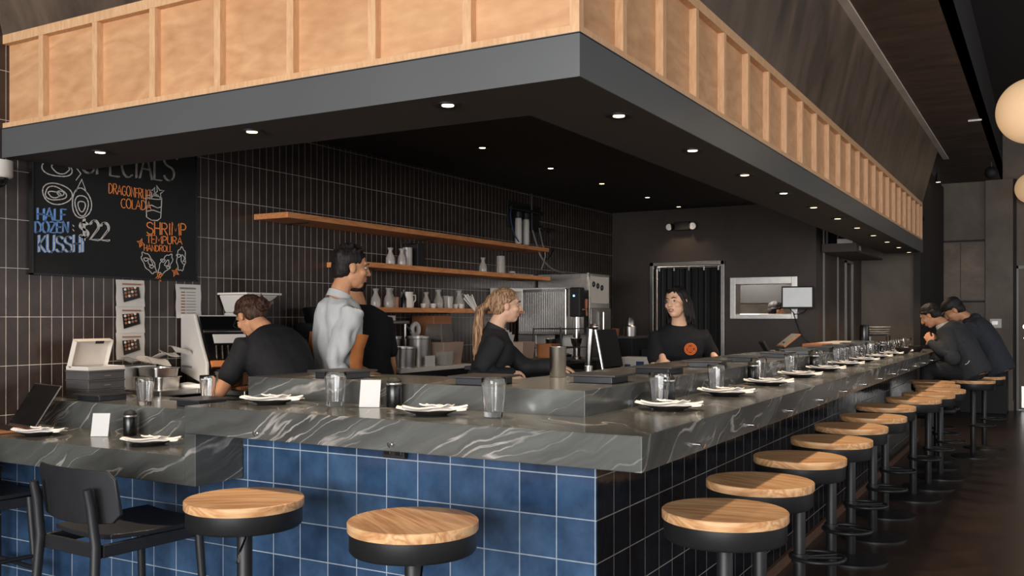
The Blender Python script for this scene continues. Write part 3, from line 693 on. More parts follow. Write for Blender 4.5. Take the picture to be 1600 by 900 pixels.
# steel tumbler and metal things on the ledge
tag(G().lathe([(.001, 0), (.034, 0), (.036, .003), (.036, .128), (.037, .13), (.034, .13), (.034, .01), (.001, .01)], n=36).build('steel_beaker', 'steel', loc=(-1.845, 3.62, 1.1255), smooth=True), 'tall steel beaker on the inner edge of the ledge by the blonde person', 'beaker')
tag(G().lathe([(.001, 0), (.018, 0), (.02, .035), (.018, .035), (.016, .004), (.001, .004)], n=24).build('small_cup', 'steel', loc=(-1.84, 3.92, 1.1255), smooth=True), 'tiny steel cup on the ledge right of the steel beaker', 'cup')
# tablet till
t = thing('tablet_till', 'tilted white-backed tablet on a stand on the long ledge', 'tablet', (-1.80, 7.40, 1.125), R(-60))
m = Matrix.Translation((0, 0, .05)) @ Matrix.Rotation(R(-52), 4, 'X')
G().box(-.11, .11, -.006, .006, -.03, .13, mtx=m).build('tablet', 'kraft', t, bevel=.004); G().box(-.10, .10, -.008, -.0065, -.02, .12, mtx=m).build('screen', 'greyplastic', t)
g = G(); g.box(-.06, .06, -.05, .07, 0, .01); g.box(-.02, .02, .0, .02, .01, .07); g.build('stand', 'black', t, bevel=.003)
t = thing('card_reader', 'small dark card reader in front of the tablet', 'card reader', (-1.83, 7.05, 1.125), R(-40))
m = Matrix.Rotation(R(35), 4, 'X'); G().box(-.03, .03, -.01, .01, .008, .10, mtx=m).build('body', 'matte', t, bevel=.004); G().box(-.04, .04, -.06, .03, 0, .008).build('foot', 'black', t)
# towards the far end: cutting board, plates, tin
tag(G().box(-1.90, -1.67, 9.0, 9.9, 1.126, 1.15).build('cutting_board', 'plastic', bevel=.004), 'long white cutting board on the far part of the ledge', 'cutting board')
tag(G().box(-.09, .09, -.2, .2, 0, .03).build('wooden_tray', 'kraft', loc=(-1.78, 8.55, 1.1255), bevel=.004), 'small brown wooden tray beside the far cutting board', 'tray')
def plate_stack(x, y, z, n, start, place):
    p0 = None
    for k in range(n):
        lab = 'white oval platter %s, %s of the pile' % (place, ('lowest', 'second from bottom', 'third from bottom', 'topmost')[k] if n == 4 else ('lower', 'upper')[k])
        if p0 is None:
            g = G().lathe([(.001, 0), (.08, 0), (.15, .018), (.152, .022), (.145, .022), (.08, .006), (.001, .006)], n=36)
            p0 = tag(g.build('platter', 'ceramic', loc=(x, y, z+.001), smooth=True), lab, 'plate', 'stacked white platters at the far end')
        else: copy_tree(p0, (x+random.uniform(-.012, .012), y, z+.001+.0245*k), None, lab)
t = thing('plate_rack', 'low black rack lifting the white platters at the far ledge end', 'rack', (-1.68, 11.1, 1.125))
g = G()
for sx in (-.13, .13):
    for sy in (-.12, .12): g.cone((sx, sy, 0), (sx, sy, .055), .006, n=8)
g.box(-.15, .15, -.14, .14, .055, .062); g.build('frame', 'black', t)
plate_stack(-1.68, 11.1, 1.187, 4, 0, 'on the rack')
tag(G().lathe([(.001, 0), (.045, 0), (.047, .01), (.047, .16), (.04, .185), (.001, .19)], n=32).build('black_canister', 'screen', loc=(-1.62, 9.98, 1.1255), smooth=True), 'tall black canister on the ledge beyond the cutting board', 'canister')
t = thing('candle_holder', 'small glass holder on the far ledge by the canister', 'candle holder', (-1.66, 10.45, 1.1255))
G().lathe([(.001, 0), (.03, 0), (.034, .06), (.031, .06), (.028, .006), (.001, .006)]).build('holder', 'milky', t, smooth=True); G().cone((0, 0, .007), (0, 0, .03), .022, n=16).build('candle', 'ceramic', t)
# sake bowl by the eating guests
for x, y, lab in ((-1.22, 9.72, 'black bowl on the long counter short of the eating guests'), (-1.18, 10.38, 'black bowl under the hands of the guest in charcoal')):
    tag(G().lathe([(.001, 0), (.035, 0), (.04, .006), (.075, .045), (.08, .06), (.076, .06), (.07, .044), (.03, .01), (.001, .01)], n=32).build('soup_bowl', 'plate', loc=(x, y, zc+.0225 if False else zc+.0005), smooth=True), lab, 'bowl', 'black bowls at the far end of the counter')

# ------------------------------------------------------------------ laptop
t = thing('laptop', 'open laptop with a black screen on the lower counter', 'laptop', (-4.39, 2.70, .8355), R(-10))
m = Matrix.Translation((0, .10, .014)) @ Matrix.Rotation(R(-33), 4, 'X')
G().box(-.145, .145, -.10, .10, .001, .013).build('base', 'kraft', t, bevel=.004)
G().box(-.135, .135, -.02, .08, .013, .0145).build('keyboard', 'black', t)
lid = G().box(-.145, .145, -.004, .003, 0, .235, mtx=m).build('lid', 'steel', t, bevel=.002); G().box(-.140, .140, -.006, -.0042, .006, .229, mtx=m).build('screen', 'screen', lid)
# ================================================================== chalkboard
BX = -4.54
t = thing('chalkboard', 'black chalkboard with hand-drawn specials in white, blue and orange chalk', 'chalkboard', (0, 0, 0))
G().box(-4.56, BX, 2.963, 4.03, 1.61, 2.46).build('board', 'board', t, bevel=.002)
g = G()
for (a, b_, c_, d_) in ((2.957, 2.966, 1.604, 2.466), (4.027, 4.036, 1.604, 2.466)): g.box(-4.56, BX+.006, a, b_, c_, d_)
g.box(-4.56, BX+.006, 2.957, 4.036, 1.604, 1.612); g.build('board_frame', 'black', t)
def arcpts(cx_, cy_, rx, ry, a0, a1, n=10): return [(cx_+rx*math.cos(R(a0+(a1-a0)*i/n)), cy_+ry*math.sin(R(a0+(a1-a0)*i/n))) for i in range(n+1)]
GL = {  # single-stroke letters in a 0..1 box, width first
 'S': (.7, [arcpts(.35, .76, .28, .22, 20, 250)+arcpts(.35, .27, .30, .25, 90, -160)]),
 'P': (.65, [[(.08, 0), (.08, 1)], [(.08, 1)]+arcpts(.3, .74, .28, .26, 90, -90)+[(.08, .48)]]),
 'E': (.6, [[(.55, 1), (.08, 1), (.08, 0), (.55, 0)], [(.08, .52), (.45, .52)]]),
 'C': (.7, [arcpts(.4, .5, .34, .5, 50, 310)]),
 'I': (.3, [[(.15, 0), (.15, 1)]]),
 'A': (.75, [[(.03, 0), (.36, 1), (.7, 0)], [(.15, .36), (.58, .36)]]),
 'L': (.55, [[(.08, 1), (.08, 0), (.5, 0)]]),
 'D': (.72, [[(.08, 0), (.08, 1)]+arcpts(.2, .5, .45, .5, 90, -90)+[(.08, 0)]]),
 'R': (.68, [[(.08, 0), (.08, 1)]+arcpts(.3, .75, .28, .25, 90, -90)+[(.08, .5)], [(.28, .5), (.62, 0)]]),
 'O': (.75, [arcpts(.36, .5, .32, .5, 0, 360, 18)]),
 'G': (.72, [arcpts(.38, .5, .33, .5, 50, 350)+[(.4, .45)]]),
 'N': (.7, [[(.08, 0), (.08, 1), (.6, 0), (.6, 1)]]),
 'F': (.55, [[(.08, 0), (.08, 1), (.52, 1)], [(.08, .52), (.42, .52)]]),
 'U': (.7, [[(.08, 1), (.08, .3)]+arcpts(.34, .28, .26, .28, 180, 360)+[(.6, 1)]]),
 'T': (.6, [[(.0, 1), (.6, 1)], [(.3, 1), (.3, 0)]]),
 'H': (.68, [[(.08, 0), (.08, 1)], [(.6, 0), (.6, 1)], [(.08, .5), (.6, .5)]]),
 'M': (.85, [[(.06, 0), (.1, 1), (.42, .35), (.74, 1), (.78, 0)]]),
 'K': (.65, [[(.08, 0), (.08, 1)], [(.58, 1), (.1, .45), (.6, 0)]]),
 'Z': (.62, [[(.04, 1), (.56, 1), (.04, 0), (.58, 0)]]),
 '2': (.66, [arcpts(.32, .72, .26, .28, 170, -30)+[(.04, 0), (.62, 0)]]),
 '$': (.7, [arcpts(.35, .72, .24, .19, 20, 250)+arcpts(.35, .30, .26, .21, 90, -160), [(.36, -.1), (.36, 1.1)]]),
 ':': (.3, [[(.14, .2), (.16, .25)], [(.14, .68), (.16, .73)]]), "'": (.25, [[(.1, 1.05), (.12, .8)]]), ' ': (.4, []),
}
def strokes(g, lines, th, dbl=0):
    for ln in lines:
        if len(ln) < 2: continue
        for off in ((-dbl, dbl) if dbl else (0,)):
            # ribbon with a little thickness on the board plane
            pts = [Vector((BX+.001, y+off, z+off*.4)) for y, z in ln]; rings = []
            for i, p in enumerate(pts):
                d = (pts[min(i+1, len(pts)-1)]-pts[max(i-1, 0)]); d = d.normalized() if d.length > 1e-9 else Vector((0, 1, 0))
                nn = Vector((0, -d.z, d.y))*th/2*(1+.25*math.sin(i*2.7))
                rings.append([p+nn, p-nn, p-nn+Vector((.0012, 0, 0)), p+nn+Vector((.0012, 0, 0))])
            g.loft(rings)
def write(g, txt, y0, z0, y1, z1, h, th, dbl=0):
    """letters from (y0,z0) to (y1,z1) along the baseline"""
    tot = sum(GL[c][0] for c in txt); k = 0
    for i, c in enumerate(txt):
        wdt = GL[c][0]; f = (y1-y0)/tot; z = z0+(z1-z0)*k/tot; hh = h*(1+.05*math.sin(i*1.9))
        strokes(g, [[(y0+(k+px)*f, z+pz*hh) for px, pz in ln] for ln in GL[c][1]], th, dbl); k += wdt
g = G()
write(g, "SPECIALS'", 3.24, 2.165, 3.90, 2.20, .16, .006, .004)
g.build('lettering', 'chalksoft', t)
g = G(); write(g, 'HALF', 2.985, 1.888, 3.155, 1.90, .062, .0055, .003); write(g, 'DOZEN', 2.972, 1.822, 3.17, 1.838, .056, .0055, .003); write(g, 'KUSSHI', 2.992, 1.722, 3.262, 1.738, .088, .004, .006)
g.build('lettering', 'chalkblue', t)
g = G(); write(g, ':', 3.175, 1.84, 3.215, 1.845, .05, .012); write(g, '$22', 3.225, 1.808, 3.42, 1.812, .10, .008, .004)
g.build('lettering', 'chalkwhite', t)
g = G(); write(g, 'KUSSHI', 2.992, 1.722, 3.262, 1.738, .088, .007)
g.build('lettering', 'chalkwhite', t)
g = G(); write(g, 'DRAGONFRUIT', 3.411, 2.075, 3.70, 2.068, .055, .0045); write(g, 'COLADA', 3.49, 2.002, 3.70, 2.006, .052, .0045)
write(g, 'SHRIMP', 3.662, 1.866, 3.955, 1.880, .072, .006); write(g, 'TEMPURA', 3.664, 1.815, 3.925, 1.824, .045, .0045); write(g, 'HANDROLL', 3.645, 1.768, 3.85, 1.776, .036, .0035)
def blob(cy_, cz_, ry, rz_, n=40, wob=.05, ph=0, rot=0, k=3):
    out = []
    for i in range(n+1):
        a = 2*PI*i/n; q = 1+wob*math.sin(k*a+ph); u, v = ry*q*math.cos(a), rz_*q*math.sin(a)
        out.append((cy_+u*math.cos(rot)-v*math.sin(rot), cz_+u*math.sin(rot)+v*math.cos(rot)))
    return out
def leafy(y, z, s, rot): return [[(y+s*(px*math.cos(rot)-pz*math.sin(rot)), z+s*(px*math.sin(rot)+pz*math.cos(rot))) for px, pz in ln] for ln in ([(-.5, 0), (0, .2), (.5, 0), (.2, .5), (.5, 1), (0, .75), (-.5, 1), (-.2, .5), (-.5, 0)], [(0, .2), (0, .75)])]
g.build('lettering', 'chalkorange', t); g = G()
strokes(g, leafy(3.635, 1.795, .04, .5)+leafy(3.76, 1.645, .045, 2.8)+leafy(3.89, 1.66, .04, 1.9), .0045)
g.build('tail_drawing', 'chalkorange', t)
D_ = [('oyster_drawing', [blob(3.10, 2.035, .085, .055, ph=1), blob(3.09, 2.035, .060, .035, ph=2.2, wob=.1), blob(3.085, 2.03, .035, .016, wob=.12, ph=.4), blob(3.12, 2.04, .02, .012)], .0055),
 ('oyster_drawing', [blob(3.245, 2.0, .058, .08, wob=.05, ph=2, k=3), blob(3.245, 1.99, .04, .055, wob=.07), blob(3.245, 1.985, .022, .028, wob=.1), [(3.21, 2.06), (3.245, 2.13), (3.275, 2.06)]], .0055),
 ('oyster_drawing', [blob(3.10, 2.175, .085, .05, wob=.08, ph=3), blob(3.12, 2.17, .05, .025, wob=.1), [(3.2, 2.2), (3.24, 2.16), (3.21, 2.12)]], .0055),
 ('cocktail_drawing', [[(3.66, 2.085), (3.665, 1.965), (3.70, 1.95), (3.74, 1.952), (3.765, 1.97), (3.772, 2.085)], blob(3.716, 2.085, .056, .010, wob=0), [(3.668, 2.03), (3.70, 2.038), (3.74, 2.026), (3.768, 2.034)], [(3.67, 2.0), (3.71, 2.01), (3.765, 2.0)], leafy(3.74, 2.09, .06, -.4)[0], leafy(3.72, 2.09, .05, .4)[0]], .005)]
for (y, z, rot) in ((3.68, 1.70, -.9), (3.80, 1.70, .9), (3.915, 1.735, 1.5)):
    D_.append(('shrimp_drawing', [blob(y, z, .07, .032, wob=.09, ph=rot, rot=rot, k=7), blob(y+.01, z+.005, .02, .012, wob=.15, rot=rot), blob(y-.02, z+.02, .015, .009, wob=.15), blob(y+.02, z-.02, .014, .008, wob=.15)], .0042))
for nm, ln, th in D_:
    g = G(); strokes(g, ln, th); g.build(nm, 'chalkwhite', t)

# ------------------------------------------------------------------ papers on the tile wall
def sheet(name, label, y0, y1, z0, z1, mat='paper', curl=.006):
    rings = []
    for j in range(13):
        v = j/12; z = z1+(z0-z1)*v; x = -4.556+.003+curl*math.sin(v*PI*1.5)**2+curl*.6*v
        rings.append([(x, y0, z), (x, y1, z), (x-.0015, y1, z), (x-.0015, y0, z)])
    t = thing(name, label, 'notice', (0, 0, 0)); G().loft(rings).build('sheet', mat, t, smooth=True); return t
zt_ = 1.597
for k, nm in enumerate(('topmost', 'middle', 'lowest')):
    z1 = zt_-.15*k; t = sheet('menu_notice', 'white notice with a photo of a sushi box on the tile wall, %s of three' % nm, 3.47, 3.66, z1-.152, z1, curl=.004)
    t['group'] = 'sushi photo notices below the chalkboard'
    x = -4.544
    G().box(x, x+.001, 3.505, 3.63, z1-.028, z1-.020).build('heading', 'kraft', t)
    g = G(); g.add([(x, 3.505, z1-.045), (x, 3.615, z1-.038), (x, 3.625, z1-.10), (x, 3.515, z1-.128), (x+.001, 3.505, z1-.045), (x+.001, 3.615, z1-.038), (x+.001, 3.625, z1-.10), (x+.001, 3.515, z1-.128)], [(0, 1, 2, 3), (7, 6, 5, 4), (0, 4, 5, 1), (1, 5, 6, 2), (2, 6, 7, 3), (3, 7, 4, 0)])
    ph = g.build('photo', 'screen', t)
    g = G(); g2 = G()
    for i in range(4):
        for j in range(3):
            yy = 3.522+.022*i+.003*j; zz = z1-.055-.020*j+.004*i-.0
            (g if (i+j) % 3 else g2).lathe([(.0005, 0), (.0075, 0), (.0075, .003), (.0005, .003)], n=10); gg = (g if (i+j) % 3 else g2)
            n_ = 40; m = Matrix.Translation((x+.0015, yy, zz)) @ Matrix.Rotation(PI/2, 4, 'Y')
            gg.v[-n_:] = [tuple(m @ Vector(p)) for p in gg.v[-n_:]]
    g.build('sushi_pieces', 'kraft', ph); g2.build('rice_pieces', 'ceramic', ph)
t = sheet('menu_notice', 'white price list with brown and grey rows on the tile wall', 3.885, 4.075, 1.38, 1.585)
G().box(-4.546, -4.545, 3.91, 4.03, 1.555, 1.566).build('heading', 'greyplastic', t)
g = G(); g2 = G()
for k in range(8):
    z = 1.54-.018*k; g.box(-4.546, -4.545, 3.92, 3.95, z-.007, z); g2.box(-4.546, -4.545, 3.96, 4.03, z-.005, z-.001)
g.build('brown_rows', 'kraft', t); g2.build('grey_rows', 'greyplastic', t)

# ------------------------------------------------------------------ takeaway boxes on the lower ledge
bx0, bx1, by0, by1 = -4.45, -4.27, 3.09, 3.31
b0 = None
for k in range(3):
    lab = 'charcoal takeaway box on the lower ledge, %s of the pile' % ('lowest', 'middle', 'topmost')[k]
    if b0 is None:
        b0 = thing('takeaway_box', lab, 'box', (bx0, by0, .9635), 0, 'takeaway boxes stacked on the lower ledge')
        G().box(0, .18, 0, .22, 0, .042).build('tray', 'greybox', b0, bevel=.003); G().box(-.003, .183, -.003, .223, .040, .048).build('lid', 'greybox', b0, bevel=.003)
        G().box(.1832, .1842, .09, .13, .018, .022).build('tab', 'steel', b0)
    else: copy_tree(b0, (bx0+.004*k, by0-.004*k, .9635+.0485*k), R(k*.8), lab)
zz = .9635+.146
t = thing('takeaway_box', 'open white-lined takeaway box with raised lid on top of the charcoal boxes', 'box', (bx0, by0, zz))
g = G(); g.box(0, .18, 0, .22, 0, .006); g.box(0, .006, 0, .22, .006, .02); g.box(.174, .18, 0, .22, .006, .02); g.box(.006, .174, 0, .006, .006, .02); g.box(.006, .174, .214, .22, .006, .02)
g.build('tray', 'plastic', t, bevel=.001)
m = Matrix.Translation((0.01, 0, .02)) @ Matrix.Rotation(R(20), 4, 'Y')
g = G(); g.box(-.004, .0, .0, .22, 0, .15, mtx=m); g.box(0, .03, .0, .004, 0, .15, mtx=m); g.box(0, .03, .216, .22, 0, .15, mtx=m); g.box(0, .03, 0, .22, .146, .15, mtx=m)
g.build('lid', 'ceramic', t, bevel=.001)
G().box(.031, .034, .11, .16, .135, .149, mtx=m).build('tab', 'matte', t)
# prep table behind the ledge
t = thing('prep_table', 'stainless prep table behind the lower ledge under the rice machine', 'table', (0, 0, 0))
g = G(); g.box(-4.54, -3.79, 3.70, 4.48, .952, .986); g.box(-4.55, -4.15, 3.44, 3.70, .952, .986); g.build('table_top', 'steel', t, bevel=.006)
G().box(-4.5, -3.83, 3.74, 4.44, .30, .95).build('cabinet_body', 'steeldark', t, bevel=.004)
for x in (-4.47, -3.87):
    for y in (3.78, 4.4): G().cone((x, y, 0), (x, y, .3), .02, n=12).build('leg', 'steel', t, smooth=True)
for k in range(2): G().box(-4.47+.33*k, -4.17+.33*k, 3.73, 3.74, .62, .93).build('drawer', 'matte', t, bevel=.004)
# steel pans in a pile
def gn_pan(name, label, x, y, z, sx, sy, h, rz=0, mat='steel', group=None):
    t = thing(name, label, 'pan', (x, y, z+.0005), rz, group)
    def rr(hx, hy, r, zz):
        out = []
        for qx, qy, a0 in ((1, 1, 0), (-1, 1, 90), (-1, -1, 180), (1, -1, 270)):
            for i in range(6): a = R(a0+18*i); out.append((qx*(hx-r)+r*math.cos(a), qy*(hy-r)+r*math.sin(a), zz))
        return out
    a, b_ = sx/2, sy/2
    G().loft([rr(a*.9, b_*.9, .02, 0), rr(a*.96, b_*.96, .025, h-.004), rr(a*1.04, b_*1.04, .028, h-.003), rr(a*1.04, b_*1.04, .028, h), rr(a*.94, b_*.94, .024, h), rr(a*.88, b_*.88, .018, .004)]).build('body', mat, t, smooth=True)
    return t
gn_pan('steel_pan', 'wide steel pan at the left end of the prep table, lower of two', -4.38, 3.60, .986, .24, .17, .065, R(4), group='steel pans on the prep table')
gn_pan('steel_pan', 'steel pan resting on the wide pan beside the papers', -4.36, 3.60, .986+.066, .20, .16, .05, R(-8), group='steel pans on the prep table')

# crumpled order slips
for k in range(6):
    rings = []; s = random.Random(k)
    for i in range(9):
        u = i/8; rings.append([(-.06+.12*u, -.05+.1*j/6, .012*math.sin(3*u+k)+.010*math.cos(4*j/6+k*2)) for j in range(7)])
    rings = [r+[(p[0], p[1], p[2]-.001) for p in reversed(r)] for r in rings]
    o = G().loft(rings).build('order_slip', 'paper', smooth=True, loc=(-4.46+.03*(k % 3), 3.52+.055*k, 1.13+.012*k if k > 2 else 1.14), rz=R(40*k))
    tag(o, 'x', 'paper slip', 'loose white order slips at the wall by the steel pans')
    o['label'] = 'crumpled white order slip by the hanging notices, %s from the left' % (ORD[k] if k else 'first')
    o.rotation_euler.x = R(12*(k % 3)-6)
tag(G().box(-4.55, -4.47, 3.46, 3.68, .964, 1.115).build('slip_crate', 'steel', bevel=.006), 'steel bin under the loose order slips', 'bin')
# rice machine
t = thing('rice_machine', 'off-white countertop sushi machine with a black glass front', 'machine', (-4.27, 4.01, .9865), R(-22))
x0, x1, y0, y1, z0 = -.22, .23, -.19, .19, 0
prof = [(x0, z0+.07), (x0, z0+.42), (x0+.22, z0+.42), (x0+.34, z0+.24), (x0+.42, z0+.14), (x0+.42, z0+.06), (x0+.34, z0+.02)]
def side(ya, yb_, mat, nm):
    return G().loft([[(x, ya, z) for x, z in prof], [(x, yb_, z) for x, z in prof]]).build(nm, mat, t, bevel=.006)
side(y0, y0+.02, 'plastic', 'side_panel'); side(y1-.02, y1, 'plastic', 'side_panel')
G().box(x0, x0+.21, y0+.02, y1-.02, z0+.07, z0+.41).build('rear_housing', 'plastic', t, bevel=.004)
G().box(x0+.01, x0+.40, y0+.03, y1-.03, z0, z0+.07).build('base', 'steel', t, bevel=.006)
m = Matrix.Translation((x0+.235, 0, z0+.40)) @ Matrix.Rotation(R(32), 4, 'Y')
G().box(0, .01, y0+.03, y1-.03, -.36, .0, mtx=Matrix.Translation((x0+.225, 0, z0+.40)) @ Matrix.Rotation(R(-33), 4, 'Y')).build('front_glass', 'screen', t, bevel=.003)
mm = Matrix.Translation((x0+.225, 0, z0+.40)) @ Matrix.Rotation(R(-33), 4, 'Y')
G().box(.01, .016, y0+.08, y1-.10, -.19, -.13, mtx=mm).build('control_panel', 'plastic', t, bevel=.002)
G().box(.01, .022, y0+.03, y1-.03, -.35, -.31, mtx=mm).build('orange_label', 'rust', t, bevel=.003)
G().box(.01, .02, y0+.03, y1-.03, -.115, -.10, mtx=mm).build('hinge_bar', 'steel', t, bevel=.002)
g = G()
for k in range(7): g.cone(mm @ Vector((.018, y0+.07+.035*k, -.30)), mm @ Vector((.018, y0+.085+.035*k, -.21)), .006, n=8)
g.build('feed_pins', 'steeldark', t, smooth=True)
G().box(x0+.02, x0+.2, y0-.002, y0-.0005, z0+.10, z0+.112).build('vent_slot', 'greyplastic', t)
# steel tub and towel beside
gn_pan('steel_tub', 'bright steel tub in front of the rice machine', -4.01, 3.80, .986, .15, .12, .09, R(-10))
g = G(); rings = []
for i in range(13):
    u = i/12; rings.append([(-.12+.24*u, -.04+.08*j/6, .018+.004*math.sin(9*u+j)) for j in range(7)]+[(-.12+.24*u, .04-.08*j/6, 0) for j in range(7)])
tag(G().loft(rings).build('folded_towel', 'white', loc=(-4.26, 3.75, .9865), smooth=True), 'folded white towel at the front edge of the prep table', 'towel')
tag(G().box(-3.99, -3.83, 3.70+.02, 3.70+.14, 0, .012).build('chopping_board', 'kraft', loc=(0, 0, .9865), bevel=.003), 'small brown board under the hand of the bun-haired worker', 'board')
# dispenser at the wall behind the worker
t = thing('flour_dispenser', 'pale wall dispenser with a sloping hopper behind the bun-haired worker', 'dispenser', (0, 0, 0))
g = G(); g.add([(-4.55, 4.27, 1.415), (-4.40, 4.28, 1.415), (-4.40, 4.40, 1.415), (-4.55, 4.42, 1.415), (-4.55, 4.22, 1.525), (-4.31, 4.22, 1.525), (-4.31, 4.50, 1.525), (-4.55, 4.51, 1.525)], [(3, 2, 1, 0), (4, 5, 6, 7), (0, 1, 5, 4), (1, 2, 6, 5), (2, 3, 7, 6), (3, 0, 4, 7)])
g.build('hopper', 'plastic', t, bevel=.008)
G().box(-4.555, -4.30, 4.21, 4.52, 1.526, 1.54).build('hopper_lid', 'ceramic', t, bevel=.004)
G().box(-4.55, -4.37, 4.26, 4.44, 0.987, 1.414).build('body', 'plastic', t, bevel=.01)
g = G()
for k in range(3): g.box(-4.369, -4.365, 4.29, 4.37, 1.24+.035*k, 1.252+.035*k)
g.build('vents', 'kraft', t)
G().box(-4.56, -4.2, 4.5, 5.25, .90, .986).build('wall_counter', 'steeldark') ; o = bpy.data.objects['wall_counter']; tag(o, 'short steel wall counter behind the worker with the bun', 'counter')
G().box(-4.5, -4.25, 4.55, 5.2, 0, .90).build('base', 'matte', o)
t = thing('coffee_grinder', 'black machine on the wall counter between the two workers', 'machine', (-4.40, 4.98, .9865))
G().box(-.11, .11, -.12, .12, 0, .36).build('body', 'matte', t, bevel=.02); G().lathe([(.01, .36), (.09, .36), (.11, .46), (.09, .47), (.01, .47)]).build('hopper', 'screen', t, smooth=True); G().box(.111, .12, -.07, .07, .2, .3).build('panel', 'screen', t, bevel=.004)

# ================================================================== shelves
def shelf(label, y0, y1, z, th=.037, d=.30):
    t = thing('wall_shelf', label, 'shelf', (-4.56, y0, z), 0, 'floating wooden shelves on the tile wall')
    G().box(0.001, d, 0, y1-y0, -th, 0).build('board', 'shelf', t, bevel=.002)
    g = G(); n = max(2, int((y1-y0)/1.1))
    for k in range(n):
        y = .3+(y1-y0-.6)*k/(n-1); g.box(.001, .2, y-.012, y+.012, -th-.006, -th-.0002)
    g.build('bracket', 'black', t); return t
shelf('long wooden shelf on the tile wall, highest of the three', 4.53, 8.17, 2.066)
shelf('long wooden shelf with two small carafes, middle of the three', 5.25, 8.2, 1.785)
shelf('shorter wooden shelf crowded with carafes, lowest of the three', 5.35, 6.86, 1.46)
def carafe(x, y, z, h, label, src=[]):
    if not src:
        t = G().lathe([(.001, 0), (.034, 0), (.037, .02), (.034, .06), (.017, .095), (.014, .112), (.024, .135), (.022, .135), (.012, .112), (.001, .10)], n=28).build('sake_carafe', 'milky', smooth=True)
        tag(t, label, 'carafe', 'small glass sake carafes on the shelves'); src.append(t)
    else: t = copy_tree(src[0])
    t.location = (x, y, z+.0005); t['label'] = label; t.scale = (h, h, h); return t
carafe(-4.40, 5.80, 1.785, 1.0, 'sake carafe on the middle shelf, left of the pair')
carafe(-4.38, 5.92, 1.785, 1.0, 'sake carafe on the middle shelf, right of the pair')
carafe(-4.40, 7.16, 1.785, 1.0, 'lone sake carafe on the middle shelf toward the right')
for k, (y, h) in enumerate(((5.62, 1.05), (5.74, 1.1), (5.80, 1.1), (6.235, .95), (6.455, 1.15), (6.72, 1.15), (6.79, 1.0))):
    carafe(-4.40+.03*(k % 2), y, 1.46, h, 'sake carafe on the lowest shelf, %s from the left' % (ORD[k] if k else 'first'))
g0 = None
for k, (y, x) in enumerate(((6.18, -4.36), (6.235, -4.30), (6.30, -4.36), (6.335, -4.42), (6.62, -4.34), (6.66, -4.31), (6.69, -4.38))):
    lab = 'little white sake cup on the lowest shelf, %s from the left' % (ORD[k] if k else 'first')
    if g0 is None: g0 = tag(G().lathe([(.001, 0), (.016, 0), (.023, .02), (.023, .036), (.020, .036), (.019, .02), (.001, .006)], n=24).build('sake_cup', 'ceramic', loc=(x, y, 1.4605), smooth=True), lab, 'cup', 'little sake cups on the lowest shelf')
    else: copy_tree(g0, (x, y, 1.4605), None, lab)
t = thing('milk_pitcher', 'white ceramic pitcher on the lowest shelf', 'pitcher', (-4.38, 5.99, 1.4605))
G().lathe([(.001, 0), (.05, 0), (.053, .03), (.044, .10), (.047, .125), (.043, .125), (.04, .10), (.001, .02)], n=32).build('body', 'ceramic', t, smooth=True)
G().tube([(.02, .04, .10), (.025, .075, .10), (.022, .08, .06), (.02, .047, .035)], .006).build('handle', 'ceramic', t, smooth=True)
for k, (y, x, h) in enumerate(((5.86, -4.40, .085), (6.56, -4.40, .105), (6.51, -4.33, .10), (6.62, -4.43, .10))):
    tag(G().lathe([(.001, 0), (.03, 0), (.032, h-.01), (.030, h), (.028, h), (.028, .006), (.001, .006)], n=28, ridges=12, amp=.015).build('glass_jar', 'milky' if k else 'amber', loc=(x, y, 1.4605), smooth=True),
        ('brown-filled jar between the carafes on the lowest shelf', 'straight glass on the lowest shelf, back right', 'straight glass on the lowest shelf, front', 'straight glass beside the right carafes')[k], 'glass')
tag(G().lathe([(.001, 0), (.022, 0), (.022, .07), (.009, .10), (.009, .13), (.012, .13), (.012, .14), (.001, .14)], n=24).build('dark_bottle', 'screen', loc=(-4.37, 5.93, 1.4605), smooth=True), 'slim dark bottle left of the white pitcher', 'bottle')
# coffee siphon + black tin + glass stack on the middle shelf
t = thing('coffee_press', 'glass and black coffee maker on the middle shelf', 'coffee maker', (-4.40, 6.02, 1.7855))
G().lathe([(.001, 0), (.04, 0), (.04, .15), (.036, .15), (.036, .006), (.001, .006)], n=28).build('beaker', 'milky', t, smooth=True)
g = G(); g.box(-.05, -.042, -.02, .02, 0, .19); g.box(-.05, .04, -.02, .02, .18, .195); g.build('frame', 'black', t, bevel=.003)
tag(G().box(-4.47, -4.37, 6.12, 6.22, 1.7855, 1.98).build('black_tin', 'matte', bevel=.006), 'black tin standing right of the coffee maker on the middle shelf', 'tin')
s0 = None
for k in range(3):
    lab = 'upturned clear tumbler stacked on the middle shelf, %s' % ('lowest', 'middle', 'topmost')[k]
    if s0 is None: s0 = tag(G().lathe([(.04, 0), (.042, 0), (.038, .075), (.001, .08), (.001, .076), (.036, .072)], n=28).build('stacked_tumbler', 'milky', loc=(-4.38, 7.44, 1.7855), smooth=True), lab, 'glass', 'stacked tumblers on the middle shelf')
    else: copy_tree(s0, (-4.38, 7.44, 1.7855+.045*k), None, lab)
t = thing('glass_tray', 'low steel tray on the middle shelf right of the tumblers', 'tray', (-4.40, 7.78, 1.7855)); G().box(-.08, .08, -.18, .18, 0, .012).build('tray', 'steel', t, bevel=.004); G().ell((0, -.1, .025), (.03, .04, .014)).build('sponge', 'ceramic', t, smooth=True)
